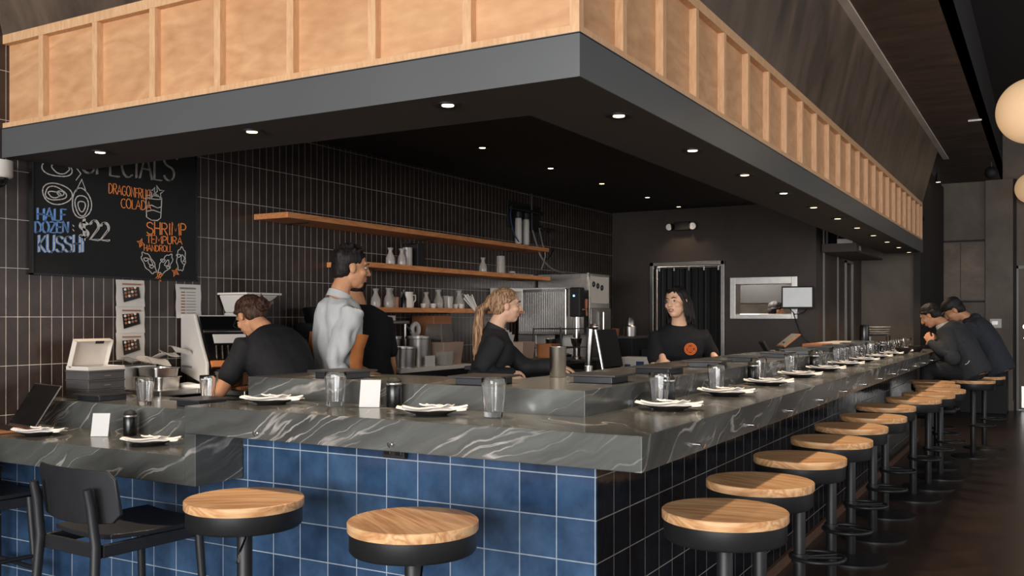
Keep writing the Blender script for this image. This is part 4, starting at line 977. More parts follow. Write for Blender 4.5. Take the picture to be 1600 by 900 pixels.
# filter and gas lines at the end of the top shelf
t = thing('water_filter', 'water filter set with hoses on the wall above the right shelf end', 'water filter', (0, 0, 0))
G().box(-4.559, -4.545, 7.86, 8.5, 2.26, 2.52).build('back_plate', 'matte', t, bevel=.003)
for k, y in enumerate((7.95, 8.10)): G().lathe([(.001, 0), (.03, .0), (.034, .02), (.034, .22), (.03, .25), (.001, .25)], (-4.48, y, 2.10), n=20).build('cartridge', 'plastic', t, smooth=True)
g = G()
for y in (7.95, 8.10): g.lathe([(.001, 0), (.04, 0), (.04, .06), (.001, .07)], (-4.48, y, 2.35), n=20)
g.tube([(-4.48, 7.80, 2.44), (-4.48, 8.45, 2.44)], .018); g.tube([(-4.48, 8.22, 2.24), (-4.48, 8.22, 2.62)], .014); g.tube([(-4.5, 8.22, 2.28), (-4.40, 8.55, 2.28)], .012); g.ell((-4.45, 8.34, 2.28), (.03, .03, .03)); g.ell((-4.45, 8.52, 2.28), (.025, .025, .025))
g.build('manifold', 'black', t, smooth=True)
def curve_tube(pts, r, nm, mat, parent):
    P = [Vector(p) for p in pts]; out = []
    for i in range(len(P)-1):
        p0, p1, p2, p3 = P[max(i-1, 0)], P[i], P[i+1], P[min(i+2, len(P)-1)]
        for k in range(6):
            u = k/6; out.append(.5*((2*p1)+(-p0+p2)*u+(2*p0-5*p1+4*p2-p3)*u*u+(-p0+3*p1-3*p2+p3)*u**3))
    out.append(P[-1]); return G().tube(out, r, 8).build(nm, mat, parent, smooth=True)
curve_tube([(-4.46, 8.20, 2.25), (-4.40, 8.18, 2.1), (-4.36, 8.20, 1.98), (-4.36, 8.42, 1.88), (-4.36, 8.72, 1.845)], .009, 'hose', 'greyplastic', t)
curve_tube([(-4.44, 8.3, 2.28), (-4.36, 8.22, 2.12), (-4.34, 8.24, 2.0), (-4.34, 8.16, 1.86)], .007, 'hose', 'greyplastic', t)
curve_tube([(-4.42, 8.5, 2.26), (-4.38, 8.5, 2.1), (-4.38, 8.38, 1.98), (-4.38, 8.28, 2.0)], .005, 'hose', 'matte', t)
curve_tube([(-4.48, 7.82, 2.44), (-4.46, 7.76, 2.36), (-4.46, 7.82, 2.2), (-4.46, 7.92, 2.12)], .006, 'hose', 'jeans', t)

# ================================================================== fridge and back-bar equipment
t = thing('steel_fridge', 'tall stainless fridge at the end of the tile wall', 'fridge', (0, 0, 0))
G().box(-4.55, -3.98, 8.47, 9.0, .10, 1.83).build('body', 'steel', t, bevel=.008)
G().box(-3.98, -3.955, 8.49, 8.98, .98, 1.48).build('door', 'steeldark', t, bevel=.004); G().box(-3.98, -3.955, 8.49, 8.98, .14, .96).build('door', 'steeldark', t, bevel=.004)
g = G(); g.cone((-3.93, 8.73, 1.02), (-3.93, 8.73, 1.44), .010, n=10); g.cone((-3.955, 8.73, 1.04), (-3.93, 8.73, 1.04), .006, n=8); g.cone((-3.955, 8.73, 1.42), (-3.93, 8.73, 1.42), .006, n=8); g.build('handle', 'chrome', t, smooth=True)
G().box(-3.985, -3.965, 8.458, 8.475, .1, 1.83).build('corner_post', 'chrome', t)
for x in (-4.5, -4.03):
    for y in (8.52, 8.95): G().cone((x, y, 0), (x, y, .1), .025, n=12).build('foot', 'black', t, smooth=True)
G().box(-3.979, -3.973, 8.52, 8.96, 1.53, 1.80).build('notice', 'paper', t)
g = G()
for k, y in enumerate((8.58, 8.68, 8.78)): g.ring((-3.969, y, 1.72-.015*k), .022, .008, 16, 6, 'X')
g.build('scribble', 'matte', t, smooth=True)
# ice well cabinet and tap tower in front of the fridge
t = thing('beverage_station', 'dark back-bar cabinet with steel top under the tap tower', 'cabinet', (0, 0, 0))
G().box(-4.53, -3.86, 6.9, 8.42, 0.02, .96).build('body', 'matte', t, bevel=.006); G().box(-4.55, -3.84, 6.88, 8.44, .96, .99).build('top', 'steeldark', t, bevel=.004)
t = thing('ice_machine', 'steel-fronted beverage machine with ribbed panel beside the fridge', 'machine', (0, 0, 0))
G().box(-4.50, -3.98, 7.98, 8.38, 1.22, 1.66).build('hood', 'steel', t, bevel=.006); G().box(-4.50, -4.3, 7.98, 8.38, .991, 1.22).build('body', 'steeldark', t, bevel=.004)
g = G()
for k in range(26): g.cone((-4.485+.0195*k, 7.979, 1.25), (-4.485+.0195*k, 7.979, 1.63), .0028, n=6)
g.build('ribs', 'steel', t, smooth=True); g = G(); g.box(-4.50, -3.98, 7.965, 7.985, 1.655, 1.67); g.build('rail', 'chrome', t)
t = thing('tap_tower', 'black tap tower with a small blue light', 'beer tap', (-3.90, 8.05, .991))
g = G(); g.lathe([(.001, 0), (.05, 0), (.05, .02), (.035, .03), (.035, .40), (.001, .41)], n=24); g.build('column', 'steel', t, smooth=True)
G().box(-.05, .06, -.06, .05, .40, .68).build('head', 'matte', t, bevel=.012); G().cone((.0, -.062, .60), (0, -.066, .60), .01, n=12).build('light', 'led', t)
g = G(); g.tube([(.06, 0, .47), (.10, 0, .47), (.105, 0, .41)], .009); g.lathe([(.001, 0), (.012, .0), (.016, .07), (.012, .09), (.001, .09)], (.10, 0, .48), n=14); g.build('handle', 'kraft', t, smooth=True)
# wire rack
t = thing('wire_rack', 'black wire drying rack before the tap tower', 'rack', (-3.60, 7.12, 0))
G().box(-.16, .16, -.3, .3, .02, .93).build('stand', 'matte', t, bevel=.006)
g = G()
for x in (-.13, .13):
    for y in (-.25, .25): g.cone((x, y, .93), (x, y, 1.30), .006, n=8)
for z in (1.0, 1.13, 1.29):
    for x in (-.13, .13): g.cone((x, -.25, z), (x, .25, z), .004, n=6)
    for k in range(9): g.cone((-.13, -.25+.0625*k, z), (.13, -.25+.0625*k, z), .003, n=6)
g.build('wires', 'black', t, smooth=True)
for k, (x, y, z, s) in enumerate(((-.05, -.15, 1.005, 1), (.06, -.02, 1.005, .9), (-.03, .12, 1.005, 1.1), (.05, .2, 1.135, 1), (-.04, -.1, 1.135, .9))):
    tag(G().lathe([(.001, .0), (.03, 0), (.045, .03), (.05, .07), (.047, .07), (.041, .03), (.001, .006)], n=24).build('steel_bowl', 'chrome', loc=(-3.60+x, 7.12+y, z+.0005), smooth=True), 'small shiny steel bowl drying on the wire rack, %s' % ('lower left', 'lower middle', 'lower right', 'upper right', 'upper left')[k], 'bowl', 'steel bowls on the wire rack')
tag(G().lathe([(.001, 0), (.036, 0), (.030, .02), (.024, .11), (.001, .11)], n=24).build('cup_stack', 'ceramic', loc=(-3.70, 7.85, .991), smooth=True), 'upturned pale cups stacked at the foot of the tap tower', 'cups')
g = bpy.data.objects['cup_stack']; g.location = (-3.92, 7.82, .991)
# box tray and bins behind the blonde person
t = thing('service_counter', 'dark service counter behind the blonde person', 'counter', (0, 0, 0))
G().box(-3.72, -3.36, 6.18, 6.78, .02, 1.04).build('body', 'matte', t, bevel=.006); G().box(-3.75, -3.33, 6.15, 6.80, 1.04, 1.065).build('top', 'greybox', t, bevel=.004)
G().box(-3.46, -3.39, 6.172, 6.179, .86, .96).build('label', 'paper', t)
def bin_(name, label, x, y, z, sx, sy, h, mat, cat='bin'):
    t = thing(name, label, cat, (x, y, z+.0005)); g = G()
    a, b_ = sx/2, sy/2
    g.loft([[(-a*.88, -b_*.88, 0), (a*.88, -b_*.88, 0), (a*.88, b_*.88, 0), (-a*.88, b_*.88, 0)], [(-a, -b_, h), (a, -b_, h), (a, b_, h), (-a, b_, h)], [(-a*.94, -b_*.94, h), (a*.94, -b_*.94, h), (a*.94, b_*.94, h), (-a*.94, b_*.94, h)], [(-a*.83, -b_*.83, .006), (a*.83, -b_*.83, .006), (a*.83, b_*.83, .006), (-a*.83, b_*.83, .006)]])
    g.build('body', mat, t, bevel=.003); return t
bin_('plastic_bin', 'cloudy plastic bin on the service counter behind the blonde person', -3.58, 6.36, 1.065, .18, .2, .13, 'clearbin')
bin_('plastic_bin', 'amber-tinted plastic bin at the right end of the service counter', -3.46, 6.62, 1.065, .14, .16, .11, 'amber')
nb = bin_('napkin_holder', 'white holder bristling with paper napkins left of the cloudy bin', -3.64, 6.22, 1.065, .10, .09, .13, 'plastic', 'holder')
g = G()
for k in range(7): g.box(-.035+.011*k, -.029+.011*k, -.04, .04, .05, .235-.012*abs(k-3), mtx=Matrix.Rotation(R(-12+4*k), 4, 'Y'))
g.build('napkins', 'paper', nb)
# display box behind blonde
t = thing('display_frame', 'white-framed box with dark items at the right end of the low shelf', 'box', (-4.45, 7.55, 0))
g = G(); g.box(-.1, .12, -.02, .22, 1.445, 1.475); g.box(-.1, .12, -.02, .22, 1.63, 1.66); g.box(-.1, .12, .20, .22, 1.475, 1.63); g.box(-.1, .12, -.02, .0, 1.475, 1.63); g.box(-.1, -.095, 0, .2, 1.475, 1.63)
g.build('frame', 'ceramic', t, bevel=.002); g = G()
for k in range(4): g.lathe([(.001, 0), (.018, 0), (.018, .10), (.001, .11)], (-.0, .03+.045*k, 1.476), n=14)
g.build('bottles', 'screen', t, smooth=True); G().box(-.11, .12, -.05, .25, 1.42, 1.444).build('shelf_board', 'shelf', t, bevel=.002)
# pole with straws
t = thing('straw_holder', 'tall slim stand holding a fan of white straws', 'straw holder', (-3.62, 5.86, 1.03))
g = G(); g.lathe([(.001, 0), (.06, 0), (.06, .012), (.010, .018), (.010, .34), (.001, .34)], n=20); g.build('stand', 'chrome', t, smooth=True)
G().lathe([(.001, .34), (.022, .34), (.034, .42), (.030, .42), (.018, .35), (.001, .35)], n=20).build('cup', 'steel', t, smooth=True)
g = G()
for k in range(22):
    a = 2.4*k; rr = .016*((k % 5)/4); q = Vector((-.10-.03*math.cos(a), -.05+.05*math.sin(a), .18+.02*math.sin(k)))*.85
    g.cone((rr*math.cos(a), rr*math.sin(a), .355), Vector((rr*math.cos(a), rr*math.sin(a), .355))+q, .0035, n=6)
g.build('straws', 'paper', t, smooth=True)
# back prep bench with pans (right of the man in black)
t = thing('back_bench', 'pale-edged back bench with steel tubs behind the man in the black shirt', 'bench', (0, 0, 0))
G().box(-4.50, -3.93, 5.27, 6.2, .30, .995).build('body', 'matte', t, bevel=.004); G().box(-4.54, -3.90, 5.26, 6.22, .995, 1.025).build('top', 'ceramic', t, bevel=.004)
for x in (-4.45, -3.98):
    for y in (5.32, 6.14): G().cone((x, y, 0), (x, y, .3), .02, n=10).build('leg', 'steel', t, smooth=True)
def tub(label, x, y, z, r, h, mat='steel'):
    t = thing('steel_tub', label, 'tub', (x, y, z+.0005), 0, 'round steel tubs on the back bench')
    G().lathe([(.001, 0), (r*.86, 0), (r*.93, h*.9), (r, h*.92), (r, h), (r*.92, h), (r*.82, .006), (.001, .006)], n=36).build('body', mat, t, smooth=True); return t
tub('round steel tub at the front of the back bench', -4.02, 5.44, 1.025, .10, .15)
tub('tall round steel tub behind the front tub', -4.26, 5.56, 1.025, .12, .22)
tub('tall round steel tub right of the others on the back bench', -4.10, 5.75, 1.025, .10, .22, 'steeldark')
bin_('plastic_bin', 'large cloudy plastic bin at the right end of the back bench', -4.10, 6.05, 1.025, .24, .28, .17, 'clearbin')
tag(G().box(-3.935, -3.93, 5.60, 5.72, 1.026, 1.105).build('paper_sign', 'paper'), 'small paper label standing at the bench front', 'label')
t = thing('bench_shelf', 'small raised steel shelf at the back of the bench', 'shelf', (0, 0, 0)); G().box(-4.55, -4.35, 5.45, 5.98, 1.335, 1.36).build('board', 'steel', t, bevel=.004); G().cone((-4.37, 5.95, 1.026), (-4.37, 5.95, 1.335), .012, n=10).build('post', 'steel', t, smooth=True); G().cone((-4.37, 5.47, 1.26), (-4.37, 5.47, 1.335), .012, n=10).build('post', 'steel', t, smooth=True)
tag(G().box(-4.46, -4.38, 5.66, 5.84, 1.361, 1.40).build('paper_pad', 'paper', bevel=.002), 'white pad lying on the raised steel shelf', 'pad')
s0 = None
for k in range(4):
    lab = 'square steel container nested upside down on the cloudy bin, %s' % ('lowest', 'second', 'third', 'topmost')[k]
    if s0 is None:
        sq = lambda a, z: [(-a, -a, z), (a, -a, z), (a, a, z), (-a, a, z)]; g = G(); g.loft([sq(.078, 0), sq(.080, 0), sq(.065, .09), sq(.001, .09), sq(.001, .088), sq(.063, .088)], caps=False)
        s0 = tag(g.build('steel_container', 'steel', loc=(-4.10, 6.02, 1.1965), bevel=.008), lab, 'container', 'nested steel containers on the cloudy bin')
    else: copy_tree(s0, (-4.10, 6.02, 1.1965+.016*k+.0005), None, lab)
    if s0: pass
t = thing('tape_dispenser', 'white roll and steel arm behind the nested containers', 'dispenser', (-4.38, 6.10, 1.20)); G().ring((0, 0, .09), .045, .02, 24, 10, 'X').build('roll', 'plastic', t, smooth=True); G().cone((0, -.12, .12), (0, .05, .0), .008, n=8).build('arm', 'steel', t, smooth=True); G().box(-.06, .06, -.1, .1, -.172, .02).build('base', 'steeldark', t, bevel=.004)
tag(G().box(-4.52, -4.30, 6.24, 6.5, 1.0, 1.40).build('brown_crate', 'kraft', bevel=.006), 'brown crate at the wall right of the back bench', 'crate')
o = bpy.data.objects['brown_crate']; G().box(-4.53, -4.28, 6.23, 6.80, 0, .999).build('plinth', 'matte', o)
tag(bin_('clear_jug', 'small clear jug at the bench end beside the straw stand', -3.74, 5.98, .0, .10, .10, .1, 'milky', 'jug'), 'small clear jug at the bench end beside the straw stand', 'jug').location = (-4.0, 6.0+.26, 1.0)
bpy.data.objects['clear_jug'].location = (-3.98, 5.92, 1.0255)
t = thing('straw_table', 'narrow dark side table under the straw stand', 'side table', (0, 0, 0)); G().box(-3.70, -3.52, 5.76, 5.98, 1.005, 1.03).build('top', 'greybox', t, bevel=.003); G().box(-3.67, -3.55, 5.80, 5.94, 0, 1.004).build('body', 'matte', t, bevel=.003)
# folding black terminal and white bag near the curtain
t = thing('menu_stand', 'leaning black panel with steel legs beside the facing woman', 'stand', (-3.55, 7.9, 0))
mm = Matrix.Translation((0, 0, .92)) @ Matrix.Rotation(R(-12), 4, 'Y')
G().box(-.015, .015, -.02, .42, 0, .36, mtx=mm).build('panel', 'matte', t, bevel=.008)
g = G(); g.tube([(.02, -.03, .30), (.0, -.03, .9), (-.08, -.03, 1.30)], .012); g.tube([(-.18, -.03, .30), (-.15, -.03, .9), (-.12, -.03, 1.28)], .034); g.box(-.22, .05, -.05, .02, 0, .3); g.ell((-.09, -.03, 1.30), (.05, .03, .03)); g.build('legs', 'steel', t, smooth=True)
t = thing('curtain_side_counter', 'dark low counter with shiny pots beside the curtained doorway', 'counter', (0, 0, 0))
G().box(-4.5, -3.85, 9.3, 10.0, 0, 1.16).build('body', 'matte', t, bevel=.004); G().box(-4.52, -3.83, 9.28, 10.02, 1.161, 1.185).build('top', 'greybox', t, bevel=.003)
G().box(-3.83, -3.42, 9.5, 9.95, 0, 1.04).build('side_shelf', 'matte', t, bevel=.004)
tag(G().lathe([(.001, 0), (.07, 0), (.075, .10), (.05, .12), (.045, .17), (.03, .2), (.001, .2)], n=28).build('copper_pot', 'steel', loc=(-3.93, 9.42, 1.1855), smooth=True), 'shiny pot on the counter beside the curtained doorway', 'pot')
tag(G().lathe([(.001, 0), (.05, 0), (.055, .08), (.001, .085)], n=24).build('copper_pot', 'kraft', loc=(-4.10, 9.40, 1.1855), smooth=True), 'low brown pot left of the shiny pot', 'pot')
t = thing('paper_bag', 'white printed bag on the floor-side shelf left of the facing woman', 'bag', (-3.50, 8.60, 0)); G().box(-.15, .15, -.1, .1, .84, 1.0).build('body', 'paper', t, bevel=.012)
g = G(); g.box(.02, .10, -.1015, -.1005, .88, .96); g.box(-.1, -.04, -.1015, -.1005, .89, .93); g.build('print', 'jeans', t); G().box(-.17, .17, -.12, .12, 0, .839).build('crate', 'matte', t, bevel=.004)
# monitor on the wall
t = thing('wall_monitor', 'small grey-lit monitor on an arm beside the pass-through', 'monitor', (-2.335, 10.22, 1.60), R(6))
G().box(-.165, .165, -.02, .02, -.12, .12).build('housing', 'matte', t, bevel=.006); G().box(-.15, .15, -.0215, -.0205, -.10, .105).build('screen', 'lit', t)
g = G(); g.tube([(.0, .02, -.02), (0, .09, -.05), (.05, .17, -.05)], .014); g.box(.0, .10, .165, .178, -.12, .04); g.tube([(-.08, .0, -.12), (-.03, .02, -.18), (.06, .02, -.16), (.1, .0, -.12)], .006); g.build('arm', 'black', t, smooth=True)
curve_tube([(-.05, .02, -.15), (-.02, .10, -.28), (.03, .15, -.42), (.12, .15, -.50), (.16, .15, -.60)], .006, 'cable', 'matte', t)
# ================================================================== people
def remeshed(g, name, mat, parent, voxel=.006, smooth=3, fold=0, fscale=9, fstretch=(1, 1, .45)):
    me0 = g.mesh(name+'_raw'); fix_normals(me0); o = bpy.data.objects.new(name+'_raw', me0); C.objects.link(o)
    r = o.modifiers.new('r', 'REMESH'); r.mode = 'VOXEL'; r.voxel_size = voxel; r.adaptivity = 0
    s_ = o.modifiers.new('s', 'SMOOTH'); s_.factor = .5; s_.iterations = smooth
    bpy.context.view_layer.update()
    dg = bpy.context.evaluated_depsgraph_get(); me = bpy.data.meshes.new_from_object(o.evaluated_get(dg)); me.name = name
    bpy.data.objects.remove(o); bpy.data.meshes.remove(me0)
    if fold:
        nrm = [v.normal.copy() for v in me.vertices]
        for v, nn in zip(me.vertices, nrm):
            p = Vector((v.co.x*fstretch[0], v.co.y*fstretch[1], v.co.z*fstretch[2]))*fscale
            q = noise.noise(p+Vector((v.co.z*5, 0, 0)))
            v.co += nn*fold*(q-.25)*.9
    me.materials.clear(); me.materials.append(M[mat])
    for p in me.polygons: p.use_smooth = True
    o = bpy.data.objects.new(name, me); C.objects.link(o)
    if parent is not None: o.parent = parent
    return o
def ellring(c, ax, fw, a, b_, n=20, p=2.0):
    out = []
    for i in range(n):
        t = 2*PI*i/n; ct, st = math.cos(t), math.sin(t)
        out.append(c+ax*a*math.copysign(abs(ct)**(2/p), ct)+fw*b_*math.copysign(abs(st)**(2/p), st))
    return out
def ik(sh, tgt, l1, l2, pole):
    d = tgt-sh; L = min(d.length, (l1+l2)*.995); d = d.normalized()
    a = (l1*l1-l2*l2+L*L)/(2*L); h = math.sqrt(max(0, l1*l1-a*a))
    pp = (pole-d*pole.dot(d)).normalized()
    return sh+d*a+pp*h, sh+d*L
def hand_geo(g, wrist, fwd, nrm, side, curl=25, s=1.0):
    """palm, four unequal fingers with two bends, thumb from the side of the palm; nrm = back of hand"""
    fwd = fwd.normalized(); nrm = (nrm-fwd*nrm.dot(fwd)).normalized(); lat = fwd.cross(nrm)*side
    P = lambda x, y, z: wrist+(lat*x+fwd*y+nrm*z)*s
    m = Matrix((lat, fwd, nrm)).transposed()
    g.ell(P(0, .045, 0), (.040*s, .052*s, .015*s), m)
    g.cap([P(0, -.03, 0), P(0, .02, 0)], [.026*s, .028*s])
    for k, (x, L) in enumerate(((-.030, .070), (-.010, .080), (.011, .075), (.031, .058))):
        pts = [P(x*.9, .07, 0)]; a = R(curl*.4); y, z = .07, 0.0
        for j, f_ in enumerate((.45, .32, .23)):
            y += L*f_*math.cos(a); z -= L*f_*math.sin(a); pts.append(P(x*(1+.06*j), y, z)); a += R(curl)
        g.cap(pts, [.0092*s, .009*s, .0082*s, .0072*s], 10)
    pts = [P(-.028, .02, -.004), P(-.052, .045, -.012), P(-.058, .075, -.020), P(-.055, .095, -.026)]
    g.cap(pts, [.013*s, .011*s, .010*s, .008*s], 10)
def person(label, loc, yaw, H, head=(0, 0, 0), lean=0, curl=0, hands={}, skin='skinlight', hair='short', hairmat_='hairblack', shirt='blacktee', sleeve='short', trousers='blackdenim',
           seated=0, girth=1.0, shw=.185, extras=(), twist=0, folds=.008, look=None, poles={}, name='person', cap=None, fsc=9):
    s = H/1.70
    root = thing(name, label, 'person', loc, yaw)
    inv = (Matrix.Translation(loc) @ Matrix.Rotation(yaw, 4, 'Z')).inverted()
    hipz = .90*s if not seated else seated+.10*s
    hip = Vector((0, 0, hipz)); RX = lambda a: Matrix.Rotation(-R(a), 3, 'X')
    def sp(x, y, dz):  # point at height dz above hip along the bent spine
        y0, z0 = y, dz
        c1 = .22*s
        if dz > c1:
            q = RX(curl) @ Vector((x, y, dz-c1)); x, y0, z0 = q.x, q.y, q.z+c1
        q = RX(lean) @ Vector((x, y0, z0)); return hip+q
    X = Vector((1, 0, 0))
    def torso(inf=0, z0=-.08, z1=.545):
        prof = [(-.08, .155, .115), (0, .172, .122), (.08, .160, .112), (.16, .142, .102), (.24, .150, .108), (.32, .166, .118), (.40, .172, .116), (.44, .168, .106), (.475, .142, .092), (.505, .100, .074), (.525, .072, .063), (.545, .060, .058)]
        rings = []
        for z, a, b_ in prof:
            if z < z0-1e-6 or z > z1+1e-6: continue
            ang = lean+(curl if z*s > .22*s else curl*.4); fw = RX(ang) @ Vector((0, 1, 0)); tw = Matrix.Rotation(R(twist)*max(0, z)/.5, 3, 'Z')
            rings.append(ellring(sp(0, -.01+(.012 if .25 < z < .45 else 0), z*s), tw @ X, tw @ fw, (a*girth+inf)*s, (b_*girth+inf)*s, 24, 2.3))
        return rings
    nb = sp(0, -.01, .52*s); hc_base = sp(0, .015, .535*s)
    up = (RX(lean+curl) @ Vector((0, 0, 1)))
    hm = Matrix.Rotation(R(head[0]), 3, 'Z') @ Matrix.Rotation(-R(head[1]), 3, 'X') @ Matrix.Rotation(R(head[2]), 3, 'Y')
    hc = hc_base+up*.06*s+hm @ Vector((0, .025*s, .095*s))
    hs = s*1.0
    HP = lambda x, y, z: hc+hm @ Vector((x, y, z))*hs
    sh = {}
    for sd, k in (('L', -1), ('R', 1)):
        tw = Matrix.Rotation(R(twist), 3, 'Z'); p = sp(0, -.01, .436*s); sh[sd] = p+tw @ Vector((k*shw*s, 0, 0))
    arms = {}
    for sd, k in (('L', -1), ('R', 1)):
        t_ = hands.get(sd)
        if t_ is None:
            e = sh[sd]+Vector((k*.045*s, -.02*s, -.285*s)); w_ = e+Vector((0, .06*s, -.25*s)); fd, nr = (w_-e), Vector((k, 0, 0))
        else:
            tg = inv @ Vector(t_[0]); e, w_ = ik(sh[sd], tg, .29*s, .255*s, Vector(poles.get(sd, (k*.5, -.4, -1))))
            rot = inv.to_3x3(); fd = rot @ Vector(t_[1]); nr = rot @ Vector(t_[2])
        arms[sd] = (sh[sd], e, w_, fd, nr, k)
    legs = {}
    for sd, k in (('L', -1), ('R', 1)):
        h0 = hip+Vector((k*.09*s, 0, -.02*s))
        if seated:
            kn = h0+Vector((k*.05*s, .40*s, .02*s)); an = kn+Vector((0, .02, -.42*s)); 
        else: kn = Vector((k*.095*s, .015, .48*s)); an = Vector((k*.10*s, -.01, .085*s))
        legs[sd] = (h0, kn, an)
    # ---- body, one continuous surface
    g = G(); g.loft(torso(-.018, -.08, .475)[:-1]); g.cap([sp(0, -.01, .36*s), sp(0, -.01, .47*s), nb], [.085*s, .075*s, .060*s])
    g.cap([nb-up*.03*s, nb+up*.05*s, hc+hm @ Vector((0, -.02, -.05))*hs], [.062*s, .054*s, .052*s])
    for sd in arms:
        a, e, w_, fd, nr, k = arms[sd]
        g.cap([a-X*k*.07*s, a, a*.5+e*.5, e], [.045*s, .045*s, .043*s, .037*s]); g.cap([e, e*.65+w_*.35, w_], [.037*s, .037*s, .024*s])
        hand_geo(g, w_, fd, nr, k, 22, s*.95)
    for sd in legs:
        h0, kn, an = legs[sd]
        g.cap([h0, h0*.5+kn*.5, kn], [.09*s, .078*s, .055*s]); g.cap([kn, kn*.6+an*.4, an], [.054*s, .054*s, .036*s])
        g.cap([an+Vector((0, -.03, -.04))*s, an+Vector((0, .13, -.05))*s], [.034*s, .028*s])
    g.ell(HP(0, -.012, .038), (.076*hs, .095*hs, .084*hs), hm); g.ell(HP(0, .024, -.028), (.060*hs, .066*hs, .082*hs), hm); g.ell(HP(0, .052, -.082), (.030*hs, .030*hs, .026*hs), hm)
    g.ell(HP(0, .006, -.045), (.062*hs, .055*hs, .045*hs), hm)
    g.ell(HP(0, .070, .036), (.050*hs, .018*hs, .016*hs), hm)
    for k in (-1, 1):
        g.ell(HP(k*.036, .058, -.018), (.026*hs, .026*hs, .024*hs), hm); g.ell(HP(k*.078, -.008, -.004), (.009*hs, .019*hs, .030*hs), hm)
        g.ell(HP(k*.013, .097, -.024), (.009*hs, .010*hs, .008*hs), hm)
    g.cap([HP(0, .086, .022), HP(0, .098, .0), HP(0, .108, -.022)], [.009*hs, .0105*hs, .0125*hs], 10)
    g.ell(HP(0, .083, -.050), (.024*hs, .013*hs, .008*hs), hm); g.ell(HP(0, .081, -.062), (.021*hs, .013*hs, .008*hs), hm)
    body = remeshed(g, 'body', skin, root, .0055, 2)
    for k in (-1, 1):
        eg = G().ell(HP(k*.031, .0755, .010), (.0135*hs, .009*hs, .0075*hs), hm).build('eye', 'eyewhite', body, smooth=True)
        G().ell(HP(k*.031, .0828, .010), (.0062*hs, .003*hs, .0062*hs), hm).build('iris', 'iris', eg, smooth=True)
        G().cap([HP(k*.014, .094, .031), HP(k*.031, .092, .037), HP(k*.048, .082, .031)], [.0028, .0036, .002], 8).build('eyebrow', 'brow', body, smooth=True)
    g = G(); g.cap([HP(-.021, .088, -.053), HP(0, .0955, -.050), HP(.021, .088, -.053)], [.003, .0055, .003], 8); g.cap([HP(-.019, .088, -.060), HP(0, .0945, -.063), HP(.019, .088, -.060)], [.003, .006, .003], 8)
    g.build('lips', 'lips', body, smooth=True)
    # ---- clothes
    g = G(); g.loft(torso(.022 if folds < .02 else .032, -.08, .525))
    for sd in arms:
        a, e, w_, fd, nr, k = arms[sd]
        ia = a-X*k*.045*s-up*.015*s
        if sleeve == 'short': g.cap([ia, a, a*.35+e*.65], [.070*s, .070*s, .066*s])
        elif sleeve == 'elbow': g.cap([ia, a, a*.5+e*.5, e, e*.72+w_*.28], [.072*s, .070*s, .064*s, .060*s, .055*s])
        else: g.cap([ia, a, a*.5+e*.5, e, e*.5+w_*.5, w_], [q*s*(1.2 if shirt in ('sweater', 'hoodie') else 1.02) for q in (.074, .074, .068, .062, .056, .042)])
    if sleeve == 'long':
        for sd in arms: g.ell(arms[sd][1], (.075*s,)*3)
    sh_o = remeshed(g, 'shirt' if shirt not in ('sweater', 'hoodie') else shirt, shirt, root, .009, 3, folds, fsc)
    for sd in arms:
        a, e, w_, fd, nr, k = arms[sd]
        if sleeve == 'elbow':
            c0 = e*.74+w_*.26; c1 = e*.64+w_*.36; G().cap([c0, c1], [.056*s, .054*s]).build('cuff', shirt, sh_o, smooth=True)
    g = G(); g.loft([r for r in torso(.010, -.08, .08)][:3])
    for sd in legs:
        h0, kn, an = legs[sd]; g.cap([h0, h0*.5+kn*.5, kn], [.104*s, .092*s, .070*s]); g.cap([kn, kn*.5+an*.5, an+Vector((0, 0, .02))], [.070*s, .066*s, .056*s])
    remeshed(g, 'trousers', trousers, root, .012, 3, .006, 9)
    for sd in legs:
        an = legs[sd][2]; G().cap([an+Vector((0, -.035, -.045))*s, an+Vector((0, .06, -.05))*s, an+Vector((0, .15, -.058))*s], [.043*s, .042*s, .032*s]).build('shoe', 'shoe', root, smooth=True)
    # ---- hair
    g = G()
    if hair != 'none':
        g.ell(HP(0, -.021, .049), (.086*hs, .097*hs, .081*hs), hm @ Matrix.Rotation(R(12), 3, 'X')); g.ell(HP(0, -.050, .0), (.078*hs, .062*hs, .075*hs), hm)
    if hair == 'short':
        rr = random.Random(3)
        for k in range(46):
            a = rr.uniform(0, 2*PI); q = rr.uniform(.1, 1); x = .075*q*math.cos(a); y = -.02+.09*q*math.sin(a); z = .045+.082*math.sqrt(max(0, 1-q*q*.9))
            if y > .062: continue
            g.cap([HP(x, y, z-.005), HP(x*1.1, y*1.08+.012, z+.016)], [.014*hs, .006*hs], 7)
        g.ell(HP(0, -.070, -.035), (.058*hs, .032*hs, .035*hs), hm)
    if hair in ('bun', 'pony', 'tied'):
        for k in (-1, 1): g.cap([HP(k*.062, .045, .060), HP(k*.080, .0, .035), HP(k*.060, -.07, .01)], [.012*hs, .016*hs, .022*hs])
    if hair == 'bun':
        g.ell(HP(0, -.128, -.002), (.044*hs, .042*hs, .044*hs), hm)
        rr = random.Random(5)
        for k in range(16):
            a = rr.uniform(0, 2*PI); g.cap([HP(.02*math.cos(a), -.13, -.002+.02*math.sin(a)), HP(.058*math.cos(a), -.145-.035*rr.random(), -.01+.062*math.sin(a))], [.010*hs, .003*hs], 6)
